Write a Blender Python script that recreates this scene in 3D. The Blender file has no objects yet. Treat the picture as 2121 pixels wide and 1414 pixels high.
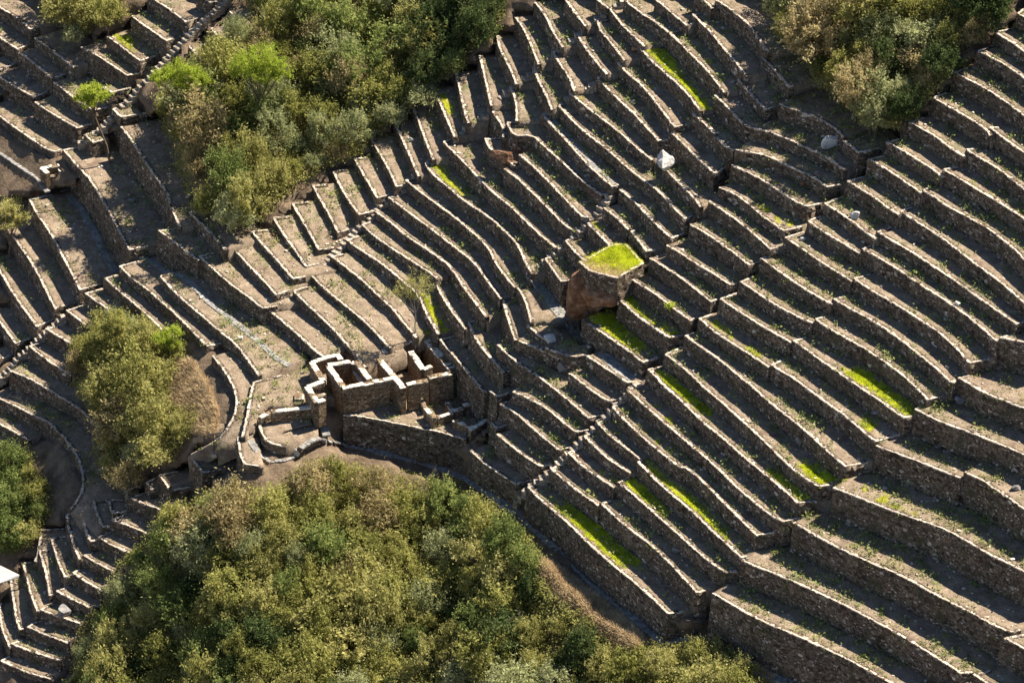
import bpy, math, random
import numpy as np
from mathutils import Vector
from mathutils.bvhtree import BVHTree
random.seed(7); RS = np.random.RandomState(7)
S = bpy.context.scene

# ---------------------------------------------------------------- camera, sky, sun, exposure
PITCH = math.radians(32.0); DIST = 420.0; FPX = 8400.0; IW, IH = 2121.0, 1414.0
cam_d = bpy.data.cameras.new('camera'); cam = bpy.data.objects.new('camera', cam_d)
S.collection.objects.link(cam); S.camera = cam
CAM = np.array([0.0, -DIST*math.cos(PITCH), DIST*math.sin(PITCH)])
cam.location = CAM; cam.rotation_euler = (math.pi/2-PITCH, 0, 0)
cam_d.sensor_width = 36.0; cam_d.lens = 36.0*FPX/IW; cam_d.clip_start = 1; cam_d.clip_end = 3000
SUN_EL = math.radians(52.5); SUN_DIR = (0.88, 0.48)      # horizontal direction towards the sun
az = math.atan2(SUN_DIR[0], SUN_DIR[1])
sun_d = bpy.data.lights.new('sun', 'SUN'); sun = bpy.data.objects.new('sun', sun_d); S.collection.objects.link(sun)
sun_d.energy = 5.0; sun_d.angle = math.radians(0.5); sun_d.color = (1.0, 0.91, 0.76)
sv = Vector((math.sin(az)*math.cos(SUN_EL), math.cos(az)*math.cos(SUN_EL), math.sin(SUN_EL)))
sun.rotation_euler = sv.to_track_quat('Z', 'Y').to_euler(); sun.location = sv*200
W = bpy.data.worlds.new('World'); S.world = W; W.use_nodes = True
nt = W.node_tree; bg = nt.nodes['Background']; sky = nt.nodes.new('ShaderNodeTexSky'); sky.sky_type = 'NISHITA'
sky.sun_disc = False; sky.sun_elevation = SUN_EL; sky.sun_rotation = az; sky.altitude = 2800
nt.links.new(sky.outputs[0], bg.inputs[0]); bg.inputs[1].default_value = 0.06
S.view_settings.view_transform = 'Standard'; S.view_settings.look = 'None'
S.view_settings.gamma = 1; S.view_settings.exposure = 1.15

cp, sp = math.cos(PITCH), math.sin(PITCH)
def ray(px, py):
    a = (np.asarray(px, float)-IW/2)/FPX; b = -(np.asarray(py, float)-IH/2)/FPX
    return np.stack([a, cp+b*sp, -sp+b*cp], -1)
def at_z(px, py, z):
    d = ray(px, py); t = (np.asarray(z)-CAM[2])/d[..., 2]
    return CAM + d*t[..., None]
WALLS = """
a0 -- 1236,0 1259,18
a1 -- 1170,0 1192,30 1211,55
a2 -- 1107,5 1129,33 1145,69 1165,99
a3 -- 1066,36 1079,53 1096,86 1114,134
a4 -- 1028,74 1033,102 1056,142 1068,175
a5 -- 992,115 1003,161 1016,219
a6 -- 942,147 951,184 958,221 968,255
a7 -- 897,181 905,204 921,240 940,284
a8 -- 851,215 865,249 879,289 896,331
a9 -- 814,249 834,294 851,331 865,365
a10 -> 767,286 786,320 808,359 820,388 838,383
a11 <> 761,325 733,328 745,351 761,378 781,411 808,404
a12 <> 720,350 689,355 702,384 722,417 743,445 778,437
a13 <> 679,381 646,384 662,414 679,441 699,483 735,472
a14 <> 638,417 604,421 619,447 639,480 659,518 692,513
a15 <> 600,447 565,450 580,477 606,513 633,553 662,546
a16 <> 560,474 520,479 543,507 576,543 606,578 633,573
a17 <> 517,502 476,507 507,543 540,576 571,611 601,601
a18 <> 456,520 411,530 439,556 472,586 509,612 543,639 575,634
a19 <- 433,434 391,439 410,457 436,483 466,518
a20 <- 372,472 327,477 350,493 380,517 410,540
b0 -- 1292,0 1330,31 1358,46 1383,68
b1 <- 1292,10 1261,18 1281,46 1304,69 1334,97
b2 <- 1259,41 1236,43 1241,63 1264,89 1292,126
b3 <- 1230,66 1195,74 1215,106 1238,134 1256,155
b4 <- 1188,97 1144,107 1155,130 1178,159 1188,190
b5 <- 1144,130 1106,137 1109,159 1129,195 1142,228
b6 <- 1099,168 1056,180 1064,198 1069,225 1068,251
b7 <- 1050,213 1013,221 1026,241 1043,268 1041,284
ca -- 1357,0 1393,30 1423,55
cb -- 1439,-13 1458,2 1474,18
c1 <- 1474,25 1433,30 1456,53 1472,68 1496,99 1525,132 1545,159
c2 <- 1423,59 1385,68 1406,89 1433,116 1463,145 1499,192
c3 <- 1373,96 1325,101 1353,132 1396,168 1426,198 1449,231
c4 <> 1319,122 1279,130 1297,152 1330,178 1367,225 1396,264 1423,258
c5 <> 1271,152 1235,160 1258,185 1281,208 1314,238 1347,274 1363,292 1383,289
c6 <- 1228,187 1180,193 1205,215 1238,241 1281,273 1314,304 1350,332
c6b -- 1373,347 1406,380 1439,413 1449,429
c7 <> 1175,213 1155,218 1185,251 1218,281 1254,307 1297,347 1327,370 1357,390 1390,426 1418,454 1446,444
c8 <> 1142,233 1122,235 1142,261 1172,291 1211,337 1244,367 1268,387 1284,383
c9 <> 1083,253 1048,253 1063,284 1102,279 1126,304 1165,337 1198,370 1248,406 1269,398
c10 <- 1038,286 1003,287 1013,309 1030,320 1066,344
c10b -> 1074,320 1106,347 1132,373 1172,416 1205,449 1221,451
c11 -- 1043,350 1073,371 1106,404 1139,437 1165,464 1185,477
c12 -> 1282,393 1310,414 1337,444 1363,470 1390,495 1419,483
c13 -- 1249,431 1274,449 1300,476
c14 <> 1320,474 1305,479 1319,495 1338,521 1358,518
c15 -- 1216,462 1231,477 1251,497 1264,513
c16 <- 1198,490 1170,498 1188,520 1206,538
c17 <> 1158,528 1127,535 1142,556 1162,584 1185,579
d1 -- 1481,0 1509,17 1545,46 1562,69 1591,109
d1b -> 1575,119 1595,135 1618,162 1634,180 1644,177
d2 <> 1552,162 1527,164 1545,185 1568,211 1585,228 1608,221
d2b -- 1613,216 1652,231 1692,244 1728,264 1746,284
d2c -> 1746,291 1778,317 1827,307
d3 <- 1505,195 1479,198 1505,221 1529,248 1548,264 1588,271 1619,284 1659,301 1702,320 1735,340 1748,352
d4 <- 1459,233 1434,236 1463,261 1486,287 1502,304 1519,312
d4b -> 1523,311 1580,320 1619,337 1659,357 1685,367 1712,388 1741,382
d5 <> 1420,268 1388,274 1413,297 1446,330 1479,360 1505,347
d6 -> 1514,342 1560,363 1606,390 1646,418 1672,429 1702,421
d7 -> 1489,389 1520,401 1547,421 1576,447 1606,467 1623,479 1662,470
d8 -> 1467,417 1497,437 1530,460 1566,490 1596,517 1611,513
d9 -> 1428,465 1461,483 1494,507 1523,526 1551,550 1573,543
d10 -> 1380,508 1410,525 1443,548 1476,566 1512,591 1527,586
d11 -> 1345,535 1370,550 1410,576 1443,602 1472,626 1489,619
d12 -> 1307,579 1337,596 1373,622 1403,645 1429,664 1446,657
d13 -> 1281,619 1304,642 1337,668 1367,688 1386,700 1414,695
d14 -> 1205,662 1244,688 1277,711 1307,731 1330,751 1363,741
g1 <> 962,280 917,293 937,314 957,334 973,351 1023,403 1053,424 1089,460 1119,488 1149,513 1162,512
k1 <> 913,335 879,338 894,361 927,388 966,421 1009,447 1049,483 1072,507 1085,540 1100,566 1112,564
k2 <- 870,366 839,373 864,394 900,421 937,447 976,480 1009,510 1022,540 1042,569 1065,596
k3 <- 831,403 803,409 834,431 864,454 900,480 937,510 981,543 1003,576 1036,619
k3b <- 1062,615 1040,619 1047,649 1055,675 1066,705
k3c <- 1085,589 1069,594 1082,612 1092,639 1098,668
k4 -- 776,439 804,457 837,487 877,513 917,540 937,559 953,586 979,622 1006,657
k5 <- 771,457 748,465 771,487 804,510 844,536 880,559 907,579
k5b <- 920,579 899,581 913,612 937,649 963,682
k6 <- 742,488 717,497 748,520 781,540 814,566 841,589 864,609 877,639 894,672 907,692
k7 <- 710,525 685,531 718,556 748,579 781,612 808,635 834,668 861,700
k8 <- 669,561 642,569 672,599 705,626 738,652 771,682 791,705 808,721
k9 <- 636,593 606,602 633,629 666,659 702,695 732,731 755,761
k10 <- 596,630 555,642 583,665 619,695 649,725 672,741
h0 <- 2121,17 2106,28 2121,36 2164,63
h1 <- 2098,58 2060,66 2088,84 2121,107 2164,135
h2 <- 2057,94 2022,106 2049,117 2082,135 2121,162 2164,192
h3 <- 2002,140 1976,149 1996,162 2032,178 2069,202 2102,225 2121,241 2164,271
h4 <- 1959,192 1930,202 1953,215 1989,235 2016,251 2042,268 2049,281
h5 <- 1913,243 1882,253 1910,268 1943,287 1966,307 1996,324
h6 <- 1870,286 1836,294 1860,307 1897,330 1930,350 1946,363
h7 <- 1831,322 1799,330 1824,344 1860,367 1907,400
h8 <- 1791,365 1753,374 1781,391 1817,414 1841,434 1862,445
h9 <- 1738,409 1707,421 1732,437 1765,460 1791,480 1812,495
h10 <- 1699,447 1672,457 1702,479 1738,500 1779,525
h11 <- 1664,479 1624,492 1652,510 1685,533 1725,559 1763,583
h12 <- 1613,521 1576,535 1606,558 1642,583 1682,609 1722,630
h13 <- 1563,571 1532,583 1560,602 1596,626 1636,649 1684,670
h14 <- 1525,606 1490,619 1520,639 1560,665 1599,688 1639,710
h15 <- 1477,649 1447,659 1471,682 1510,708 1553,735 1593,761
h16 <> 1436,688 1418,695 1449,718 1489,744 1528,778 1560,803 1599,839 1639,869 1679,902 1712,935 1751,966 1801,956
h17 <> 1410,718 1376,733 1410,758 1436,782 1461,806 1504,842 1540,875 1580,912 1616,948 1652,981 1695,1008 1725,1004
h18 <> 1373,758 1340,764 1360,782 1370,796 1410,829 1421,841 1454,875 1494,905 1530,938 1566,968 1603,998 1636,1027 1652,1042 1692,1039
i4 <- 2069,263 2049,264 2078,287 2121,317 2164,347
i5 <- 2026,306 1999,309 2032,330 2069,350 2121,393 2164,426
i6 <- 1983,345 1951,351 1983,368 2016,389 2065,417 2102,441 2121,454 2164,487
i7 <- 1930,386 1908,393 1936,409 1963,429 2002,449 2049,475 2088,507 2108,523 2121,540 2164,576
i8 <- 1887,429 1864,437 1893,457 1936,483 1976,513 2009,540 2042,563 2082,593 2121,629 2164,665
i9 <> 1844,472 1816,479 1844,497 1884,520 1923,546 1969,576 2002,599 2039,626 2072,649 2106,672 2121,667
i10 <> 1804,508 1784,515 1817,533 1860,559 1900,586 1936,609 1976,635 2016,665 2049,695 2065,708 2078,700
i11 <> 1801,568 1766,576 1794,596 1834,619 1874,642 1903,662 1940,685 1969,711 1993,735 2007,753 2049,744
i12 <> 1748,612 1725,619 1758,639 1798,659 1834,682 1870,708 1903,735 1936,761 1956,781 1973,793 1980,789
i13 <> 1708,654 1687,660 1718,682 1755,702 1794,725 1834,751 1870,778 1897,803 1920,828 1953,821
i14 <> 1669,698 1642,705 1672,726 1705,751 1751,782 1784,806 1821,829 1847,849 1874,866 1892,862
i15 <> 1623,744 1596,754 1619,771 1642,782 1672,806 1718,839 1751,862 1781,889 1814,915 1867,899
m0 -- 250,263 272,291 297,331 320,365 345,400 344,404 357,437 370,469
m1 <> 170,303 130,310 153,337 173,359 185,371 211,414 235,457 251,490 268,518 307,510
m2 <> 107,403 59,412 76,444 102,480 122,517 142,556 165,601 211,588
m3 -> -20,434 0,460 23,487 43,513 66,546 83,579 99,612 114,640 159,626
m4 -> -20,533 0,563 20,599 43,632 59,655 76,677 112,662
m5 -> -20,645 0,668 17,692 31,711 66,700
m6 -> -20,728 0,744 31,733
n1 <> 287,540 246,551 271,576 304,599 334,626 367,655 396,685 429,718 459,711
n2 <- 360,564 330,571 357,602 390,632 423,659 456,688 486,711 509,741 535,778
n3 <- 241,569 216,576 244,602 281,632 317,665 353,702
n4 <- 211,597 175,607 202,626 225,642 251,665
n5 <- 172,632 137,642 165,665 198,688 225,711
n6 <- 135,672 93,680 126,700 165,723 192,741
n7 <- 83,710 59,716 89,741 119,761 147,774
p1 -> -28,223 0,242 28,263 57,283 85,303 112,315 126,311
p2 -> -28,144 0,161 23,175 48,190 71,201 98,190
p3 -> 71,212 96,229 130,249 161,266 190,256
p4 -> 110,170 136,190 164,212 195,229 223,223
p5 -> 40,109 65,127 85,144 107,163 136,154
p6 -> -28,59 0,79 17,91 37,103 57,93
p7 -- 71,79 96,96 122,116 153,141
p8 -> 167,98 192,110 223,130 263,157 297,150
p9 -> 221,76 243,91 269,112 291,127 322,115
p10 -> 272,34 294,51 320,68 345,86 359,81
p11 -> 306,-11 317,0 342,14 365,31 385,47 410,38
p12 -> -28,0 0,17 25,31 45,45 61,61 82,57
p13 -> 407,-11 424,0 437,6 450,3
p14 -> -28,130 0,146 34,130
q1 <> 240,223 232,226 250,243 304,235
q2 <> 192,273 174,279 192,296 218,289
q3 -> 212,181 231,192 272,182
r0 -- 518,0 537,23 552,42
r1 -- 475,24 484,35 495,51
r2 -- 436,59 453,79 467,93
r3 -- 390,96 405,113 416,124
r4 -- 554,0 580,20 597,34
h19 <> 1327,796 1297,806 1330,836 1367,869 1403,899 1421,915 1461,948 1497,981 1530,1014 1570,1047 1599,1070 1623,1080 1672,1070
h20 <> 1287,834 1266,841 1297,875 1334,909 1373,942 1410,970 1421,967 1461,1003 1497,1040 1533,1076 1566,1109 1606,1102
h21 <- 1254,869 1236,875 1264,905 1297,928 1324,951
h21b <> 1330,950 1320,956 1350,988 1386,1021 1421,1049 1451,1076 1480,1106 1507,1129 1535,1155 1580,1147
h22 <- 1228,895 1208,902 1234,928 1264,955 1305,980
h22b <> 1305,987 1279,998 1310,1023 1343,1053 1376,1082 1410,1112 1443,1142 1476,1168 1502,1185 1528,1182
h23 <- 1201,925 1175,937 1205,965 1238,988 1272,1011
h24 <- 1165,960 1139,970 1172,998 1205,1024 1241,1049
h24b <> 1264,1036 1243,1041 1271,1068 1304,1096 1343,1125 1376,1155 1410,1191 1443,1228 1462,1223
h25 <> 1125,997 1092,1008 1119,1036 1152,1063 1185,1092 1218,1125 1251,1155 1287,1185 1324,1215 1357,1244 1383,1271 1416,1266
c18 -> 1215,737 1244,757 1274,776 1300,793 1320,790
c19 -- 1128,718 1152,730 1185,740 1215,735
c20 -> 1178,773 1208,796 1238,819 1261,831 1291,826
c21 -> 1068,704 1102,717 1132,730 1158,743 1182,737
c22 -> 1030,714 1056,740 1089,763 1119,783 1152,809 1185,836 1218,866 1248,859
c23 <> 1073,803 1061,811 1096,826 1132,846 1158,869 1191,895 1228,889
c24 <> 1049,831 1035,836 1069,856 1096,882 1132,912 1158,933 1185,925
c25 -> 1015,875 1028,887 1063,877
c26 -> 1028,899 1056,922 1089,948 1119,966 1145,961
c27 -> 972,932 997,955 1030,978 1069,1003 1096,996
c28 -> 1015,810 1030,822 1055,814
c29 -- 1091,672 1112,692 1132,705
k12 <> 1010,659 968,666 983,700 1006,733 1030,757 1043,773 1069,763
k13 <> 962,690 910,703 933,731 958,758 980,787 1003,812 1015,809
j1 <- 2095,692 2070,699 2121,709 2164,720
j2 <- 2006,776 1983,781 2009,796 2042,816 2078,829 2121,846 2164,862
j3 -- 1895,847 1930,866 1969,882 2009,895 2049,912 2082,925 2121,942 2164,961
j4 -- 1814,923 1854,938 1900,955 1950,975 1991,991
j4b -- 1996,978 2042,998 2049,1006 2082,1027 2121,1054 2164,1084
j5 -- 1725,1010 1768,1026 1817,1046 1877,1069 1940,1089 1983,1109 2026,1135 2069,1158 2121,1183 2164,1208
j6 -> 1642,1082 1672,1099 1712,1122 1751,1142 1794,1162 1834,1178 1884,1201 1930,1228 1976,1251 2016,1271 2055,1294 2095,1310 2115,1305
j6b <- 2121,1312 2078,1320 2121,1343 2164,1367
j7 -> 1535,1160 1570,1175 1613,1191 1652,1208 1702,1231 1751,1254 1801,1281 1850,1307 1897,1334 1936,1360 1976,1385 1991,1395 2016,1392
j7b <- 2052,1386 2016,1396 2042,1413 2082,1436
j8 -- 1474,1228 1510,1248 1553,1274 1603,1297 1652,1317 1702,1340 1751,1363 1801,1390 1844,1414 1884,1436
n8 -- 20,768 59,783 93,803 132,826 165,846 192,872 211,905 215,915
n8b -- -20,818 0,826 33,842 66,859 99,872 122,895 145,922 162,951 172,988 168,1018 155,1041 142,1057
n8c -- -20,869 0,879 30,895 59,912
n9 -- 439,737 463,766 479,793 487,813 489,836 484,859 472,882 459,902 429,923 395,940
pl1 <- 618,768 524,790 515,829 509,869 500,904
pl2 <> 515,905 492,904 496,942 505,961 535,965
pl3 -- 535,862 537,892 555,918 595,925 614,918
t1 <> 486,923 393,943 406,961 420,980 459,971
t2 <> 390,971 327,983 340,998 352,1016 396,1008
t3 <> 325,986 302,999 312,1014 322,1011
t4 <- 317,1013 268,1031 297,1043 327,1053 350,1063
t5 <- 294,1003 258,1016 263,1034
u0 <> 254,1034 223,1035 228,1053 235,1064 261,1058
u1 <> 220,1035 192,1036 197,1059 205,1079 213,1092 228,1089
u2 <> 188,1056 168,1058 172,1079 178,1106 187,1122 198,1120
u3 <> 165,1074 137,1081 145,1106 152,1132 164,1158 168,1157
u3b <- 165,1061 137,1064 138,1079
u4 <> 135,1109 104,1115 112,1139 122,1172 134,1196 142,1193
u5 <> 102,1137 79,1139 88,1165 96,1198 102,1234 114,1229
u6 <> 74,1162 45,1165 55,1198 63,1231 76,1266 83,1264
u7 -> 20,1198 25,1231 30,1271 40,1304 51,1302
u8 -> -2,1249 0,1291 7,1314 20,1340 25,1337
v1 <- 261,1063 231,1076 258,1086 284,1096 307,1106
v2 <- 228,1101 202,1112 231,1129 268,1145
v3 <- 195,1142 172,1150 198,1165 231,1182
v4 <- 165,1178 149,1185 178,1205 210,1223
v5 <- 142,1213 114,1223 149,1241 185,1258
v6 <- 109,1249 81,1262 116,1274 165,1291
v7 <- 76,1286 55,1297 93,1314 142,1332
v8 <- 46,1324 21,1332 66,1350 126,1368
v9 <- 17,1358 0,1368 50,1390 109,1408
w1 <- 135,1094 83,1096 78,1139 71,1162
rw -- 711,860 740,861 781,869 826,878 872,887 917,896 939,903 965,910
"""
# ---------------------------------------------------------------- traced terrace walls (image coordinates of each wall's top edge)
def parse(txt):
    out = []
    for ln in txt.strip().split('\n'):
        t = ln.split()
        out.append((t[0], t[1][0] == '<', t[1][1] == '>', [tuple(map(float, k.split(','))) for k in t[2:]]))
    return out
WL = parse(WALLS)
def tile(x0, y0, s, pts): return [(x0+a/s, y0+b/s) for a, b in pts]
def R_(*p): return tile(600, 640, 4.419, p)
def D_(*p): return tile(947, 315, 3.027, p)
def K_(*p): return tile(0, 631, 3.027, p)

VEG = {
 'upper': [(455,-80),(1060,-80),(1045,20),(1040,60),(985,105),(935,150),(885,205),(830,245),(775,285),(745,325),(690,345),(645,375),(590,410),(545,455),(480,475),(420,440),(385,400),(350,310),(330,240),(320,190),(345,150),(400,125),(480,60),(520,30)],
 'topleft': [(75,-60),(265,-60),(262,10),(250,50),(200,62),(150,92),(125,60),(85,25)],
 'gully': [(165,690),(190,655),(250,640),(300,680),(345,700),(385,720),(375,760),(340,810),(350,850),(400,850),(410,880),(385,920),(330,960),(275,1000),(250,1010),(200,985),(195,940),(215,900),(185,850),(150,800),(150,730)],
 'left': [(-60,920),(0,935),(60,935),(75,980),(110,1020),(100,1070),(60,1130),(0,1145),(-60,1150)],
 'lower': [(110,1480),(150,1400),(165,1300),(215,1270),(235,1190),(290,1130),(330,1070),(410,1035),(470,1010),(560,1020),(620,975),(680,955),(760,975),(850,990),(930,1010),(990,1030),(1060,1080),(1095,1110),(1115,1160),(1110,1200),(1170,1260),(1240,1300),(1260,1350),(1330,1345),(1400,1340),(1450,1335),(1500,1345),(1560,1380),(1590,1420),(1600,1480)],
 'topright': [(1590,-60),(2090,-60),(2080,30),(2040,75),(1990,110),(1960,170),(1930,200),(1880,250),(1860,270),(1800,270),(1740,215),(1700,190),(1670,150),(1640,100),(1615,70),(1580,40)],
 'drygrass': [(1115,1150),(1160,1180),(1230,1230),(1290,1280),(1340,1330),(1330,1345),(1260,1350),(1240,1300),(1170,1260),(1110,1200)],
}
def inpoly(x, y, P):
    x = np.asarray(x, float); y = np.asarray(y, float); c = np.zeros(x.shape, bool)
    n = len(P); j = n-1
    for i in range(n):
        xi, yi = P[i]; xj, yj = P[j]
        m = ((yi > y) != (yj > y)) & (x < (xj-xi)*(y-yi)/((yj-yi) or 1e-9)+xi)
        c ^= m; j = i
    return c
def dpoly(x, y, P):                                   # distance to the outline
    x = np.asarray(x, float); y = np.asarray(y, float); d = np.full(x.shape, 1e9)
    for i in range(len(P)):
        ax, ay = P[i-1]; bx, by = P[i]; vx, vy = bx-ax, by-ay
        t = np.clip(((x-ax)*vx+(y-ay)*vy)/max(vx*vx+vy*vy, 1e-9), 0, 1)
        d = np.minimum(d, np.hypot(x-ax-t*vx, y-ay-t*vy))
    return d

# ---------------------------------------------------------------- the hillside: a smooth height field fitted so that every wall runs level
GX0, GY0, GS = -520.0, -520.0, 90.0
NX, NY = int(3160/GS)+4, int(2460/GS)+4
def bs(t):
    return np.stack([(1-t)**3, 3*t**3-6*t**2+4, -3*t**3+3*t**2+3*t+1, t**3], -1)/6
def dbs(t):
    return np.stack([-(1-t)**2, 3*t**2-4*t, -3*t**2+2*t+1, t**2], -1)/2
def rows(px, py, dy=False):
    px = np.atleast_1d(np.asarray(px, float)); py = np.atleast_1d(np.asarray(py, float))
    u = np.clip((px-GX0)/GS, 0, NX-4.001); v = np.clip((py-GY0)/GS, 0, NY-4.001)
    i = u.astype(int); j = v.astype(int)
    bu = bs(u-i); bv = dbs(v-j)/GS if dy else bs(v-j)
    idx = (j[:, None, None]+np.arange(4)[None, :, None])*NX + i[:, None, None]+np.arange(4)[None, None, :]
    return idx.reshape(len(px), 16), (bv[:, :, None]*bu[:, None, :]).reshape(len(px), 16)
def solve(scale):
    N = NX*NY; A = []; B = []
    AtA = np.zeros((N, N)); Atb = np.zeros(N)
    def add(idx, w, b, wt):
        M = np.zeros((len(b), N)); 
        for k in range(idx.shape[1]): np.add.at(M, (np.arange(len(b)), idx[:, k]), w[:, k])
        M *= wt[:, None]; bb = b*wt
        nonlocal AtA, Atb
        AtA += M.T@M; Atb += M.T@bb
    X1 = []; X2 = []; wt = []
    for wid, L, Rr, p in WL:
        q = p[1:] if L else p
        q = q[:-1] if Rr else q
        q = np.array(q)
        wgt = 4.0 if wid[0] in 'ak' else 2.0
        if len(q) < 2: continue
        seg = np.hypot(*(q[1:]-q[:-1]).T); s = np.r_[0, np.cumsum(seg)]
        t = np.linspace(0, s[-1], max(3, int(s[-1]/25)+1)); P = np.stack([np.interp(t, s, q[:, 0]), np.interp(t, s, q[:, 1])], -1)
        m = P.mean(0)
        for k in range(len(P)-1): X1.append(P[k]); X2.append(P[k+1]); wt.append(wgt)
        X1.append(P[0]); X2.append(P[-1]); wt.append(wgt*.7)
    for a, b, dz in REL: pass
    X1 = np.array(X1); X2 = np.array(X2); wt = np.array(wt)
    i1, w1 = rows(X1[:, 0], X1[:, 1]); i2, w2 = rows(X2[:, 0], X2[:, 1])
    add(np.hstack([i1, i2]), np.hstack([w1, -w2]), np.zeros(len(wt)), wt)
    a = np.array([r[0] for r in REL]); b = np.array([r[1] for r in REL]); dz = np.array([r[2] for r in REL])
    i1, w1 = rows(a[:, 0], a[:, 1]); i2, w2 = rows(b[:, 0], b[:, 1])
    add(np.hstack([i1, i2]), np.hstack([w1, -w2]), dz, np.full(len(dz), 6.0))
    gx, gy = np.meshgrid(np.arange(-480, 2600, 32.), np.arange(-480, 1900, 32.)); gx = gx.ravel(); gy = gy.ravel()
    f = 0.39+0.06*np.clip((gx-1100)/900, 0, 1)+0.03*np.clip((gy-900)/500, 0, 1)*(gx > 1100)
    for a_, b_, c_ in FEET: f = np.where((abs(gx-a_) < 42) & (gy > b_+2) & (gy < c_), .6, f)
    f = np.where((gx > 380) & (gx < 740) & (gy > 380) & (gy < 640), .44, f)
    wv = np.where(inpoly(gx, gy, RUINAREA), 0.0, 1.0)*np.where((gx < -100)|(gx > 2250)|(gy < -100)|(gy > 1520), .35, 1)
    i1, w1 = rows(gx, gy, True)
    add(i1, w1*GS, -f*scale(gx, gy)*GS, 2.2*wv)
    # a general westward tilt where nothing is traced
    I = np.arange(N).reshape(NY, NX)
    for ax in (0, 1):
        if ax: t3 = np.stack([I[:, :-2], I[:, 1:-1], I[:, 2:]], -1).reshape(-1, 3)
        else: t3 = np.stack([I[:-2], I[1:-1], I[2:]], -1).reshape(-1, 3)
        add(t3, np.tile([1., -2., 1.], (len(t3), 1)), np.zeros(len(t3)), np.full(len(t3), 0.4))
    ft = np.array(FEET); i1, w1 = rows(ft[:, 0], ft[:, 1]); i2, w2 = rows(ft[:, 0], ft[:, 2]); add(np.hstack([i1, i2]), np.hstack([w1, -w2]), (ft[:, 2]-ft[:, 1])*scale(ft[:, 0], ft[:, 1]), np.full(len(ft), 1.0))
    i1, w1 = rows([IW/2], [IH/2]); add(i1, w1, np.zeros(1), np.ones(1)*10)
    return np.linalg.solve(AtA+1e-6*np.eye(N), Atb)
RUINAREA = K_((1580,460),(1880,410)) + R_((160,470),(430,410),(800,450),(1200,270),(1500,560),(1700,900),(1600,1180),(800,1000),(470,950)) + K_((1720,640),(1530,820))
rz = R_((1000,1030))[0]
REL = [(p, rz, dz) for p, dz in [
  (R_((1100,285))[0], 3.5), (R_((870,385))[0], 3.3), (R_((440,400))[0], 3.1), (R_((190,470))[0], 2.2), (R_((1500,440))[0], 3.7), (R_((1240,230))[0], 4.0),
  (R_((500,970))[0], 0), (R_((1500,1160))[0], 0), (K_((1585,480))[0], 0.9), (K_((1520,820))[0], 0.9), (K_((1870,420))[0], 1.0), (K_((1750,560))[0], 0.9)]]
# (x, y of the wall top, y of the wall foot) of the tallest walls
FEET = []
for t, L in {'E': [(440,1150,1310)], 'F': [(1430,820,965),(640,300,480)], 'I': [(700,1120,1330),(1000,1260,1450),(1000,930,1130),(1250,700,900),(1700,490,700)], 'K': [(1400,410,560),(1230,1000,1080)], 'G': [(1450,980,1180)]}.items():
    x0, y0, s_ = {'A':(1421,0,3.027),'B':(1000,0,3.027),'C':(1421,315,3.027),'D':(947,315,3.027),'E':(474,315,3.027),'F':(0,315,3.027),'G':(1421,631,3.027),'H':(947,631,3.027),'I':(1421,947,3.027),'J':(947,947,3.027),'K':(0,631,3.027),'R':(600,640,4.419),'Z3':(900,0,3.535)}[t]
    FEET += [(x0+a/s_, y0+b/s_, y0+c/s_) for a, b, c in L]
COEF = solve(lambda x, y: np.full(x.shape, DIST/(FPX*cp)))
# the steep foot below the tallest wall line (ruin terrace and lowest long wall): x, top y, foot y
SL = np.array([(690,858,905),(711,859,912),(741,861,915),(781,868,922),(826,877,930),(872,887,943),(928,900,958),(965,911,966),(972,933,972),(996,955,995),(1030,978,1018),(1069,1003,1045),(1090,1006,1060),(1119,1036,1082),(1152,1063,1115),(1185,1092,1148),(1218,1125,1182),(1251,1155,1212),(1287,1185,1240),(1324,1215,1263),(1383,1271,1318),(1416,1266,1320),(1450,1250,1316),(1474,1229,1305),(1510,1249,1320),(1553,1275,1345),(1603,1298,1368),(1652,1318,1390),(1702,1341,1412),(1751,1364,1436),(1801,1391,1463),(1844,1415,1487),(2400,1700,1775)], float)
def stepdown(x, y):
    t = np.interp(x, SL[:, 0], SL[:, 1])+2; f_ = np.interp(x, SL[:, 0], SL[:, 2]); q = np.clip((y-t)/(f_-t), 0, 1); q = q*q*(3-2*q)
    ed = np.clip((x-680)/30, 0, 1); sw = np.interp(x, [700, 950, 1080, 1400, 1500], [34, 40, 70, 60, 30]); b = y-f_
    shelf = .40*.058*np.clip(b-4, 0, sw)*np.clip(1-(b-sw-10)/130, 0, 1)
    return ed*(shelf-(f_-t)*.058*.62*q*np.clip(1-(b-60)/400, 0, 1))
def F(px, py):
    i, w = rows(px, py); r = (COEF[i]*w).sum(1)+stepdown(np.atleast_1d(np.asarray(px, float)), np.atleast_1d(np.asarray(py, float)))
    return r if np.ndim(px) else float(r[0])
def depthscale(x, y):
    z = F(x, y); P = at_z(x, y, z); return np.clip(np.linalg.norm(P-CAM, axis=1), 250, 620)/(FPX*cp)
COEF = solve(depthscale)
def P3(px, py, dz=0.0):
    z = F(px, py)+dz; return at_z(px, py, z)

def project(V):
    d = np.asarray(V)-CAM; zc = d[:, 1]*cp-d[:, 2]*sp; yc = d[:, 1]*sp+d[:, 2]*cp
    return IW/2+d[:, 0]/zc*FPX, IH/2-yc/zc*FPX
CLIP = {'pl1': K_((1450,880),(1560,830),(1600,800),(1625,700),(1690,650),(1960,640),(2150,600),(2150,380),(1450,380)),
        'rw': R_((440,900),(480,975),(900,1040),(1640,1215),(1950,900),(1700,250),(700,250),(330,420),(330,900)),
        'pl3': K_((1590,690),(1610,900),(1900,910),(2070,850),(2000,640),(1690,640))}
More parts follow.
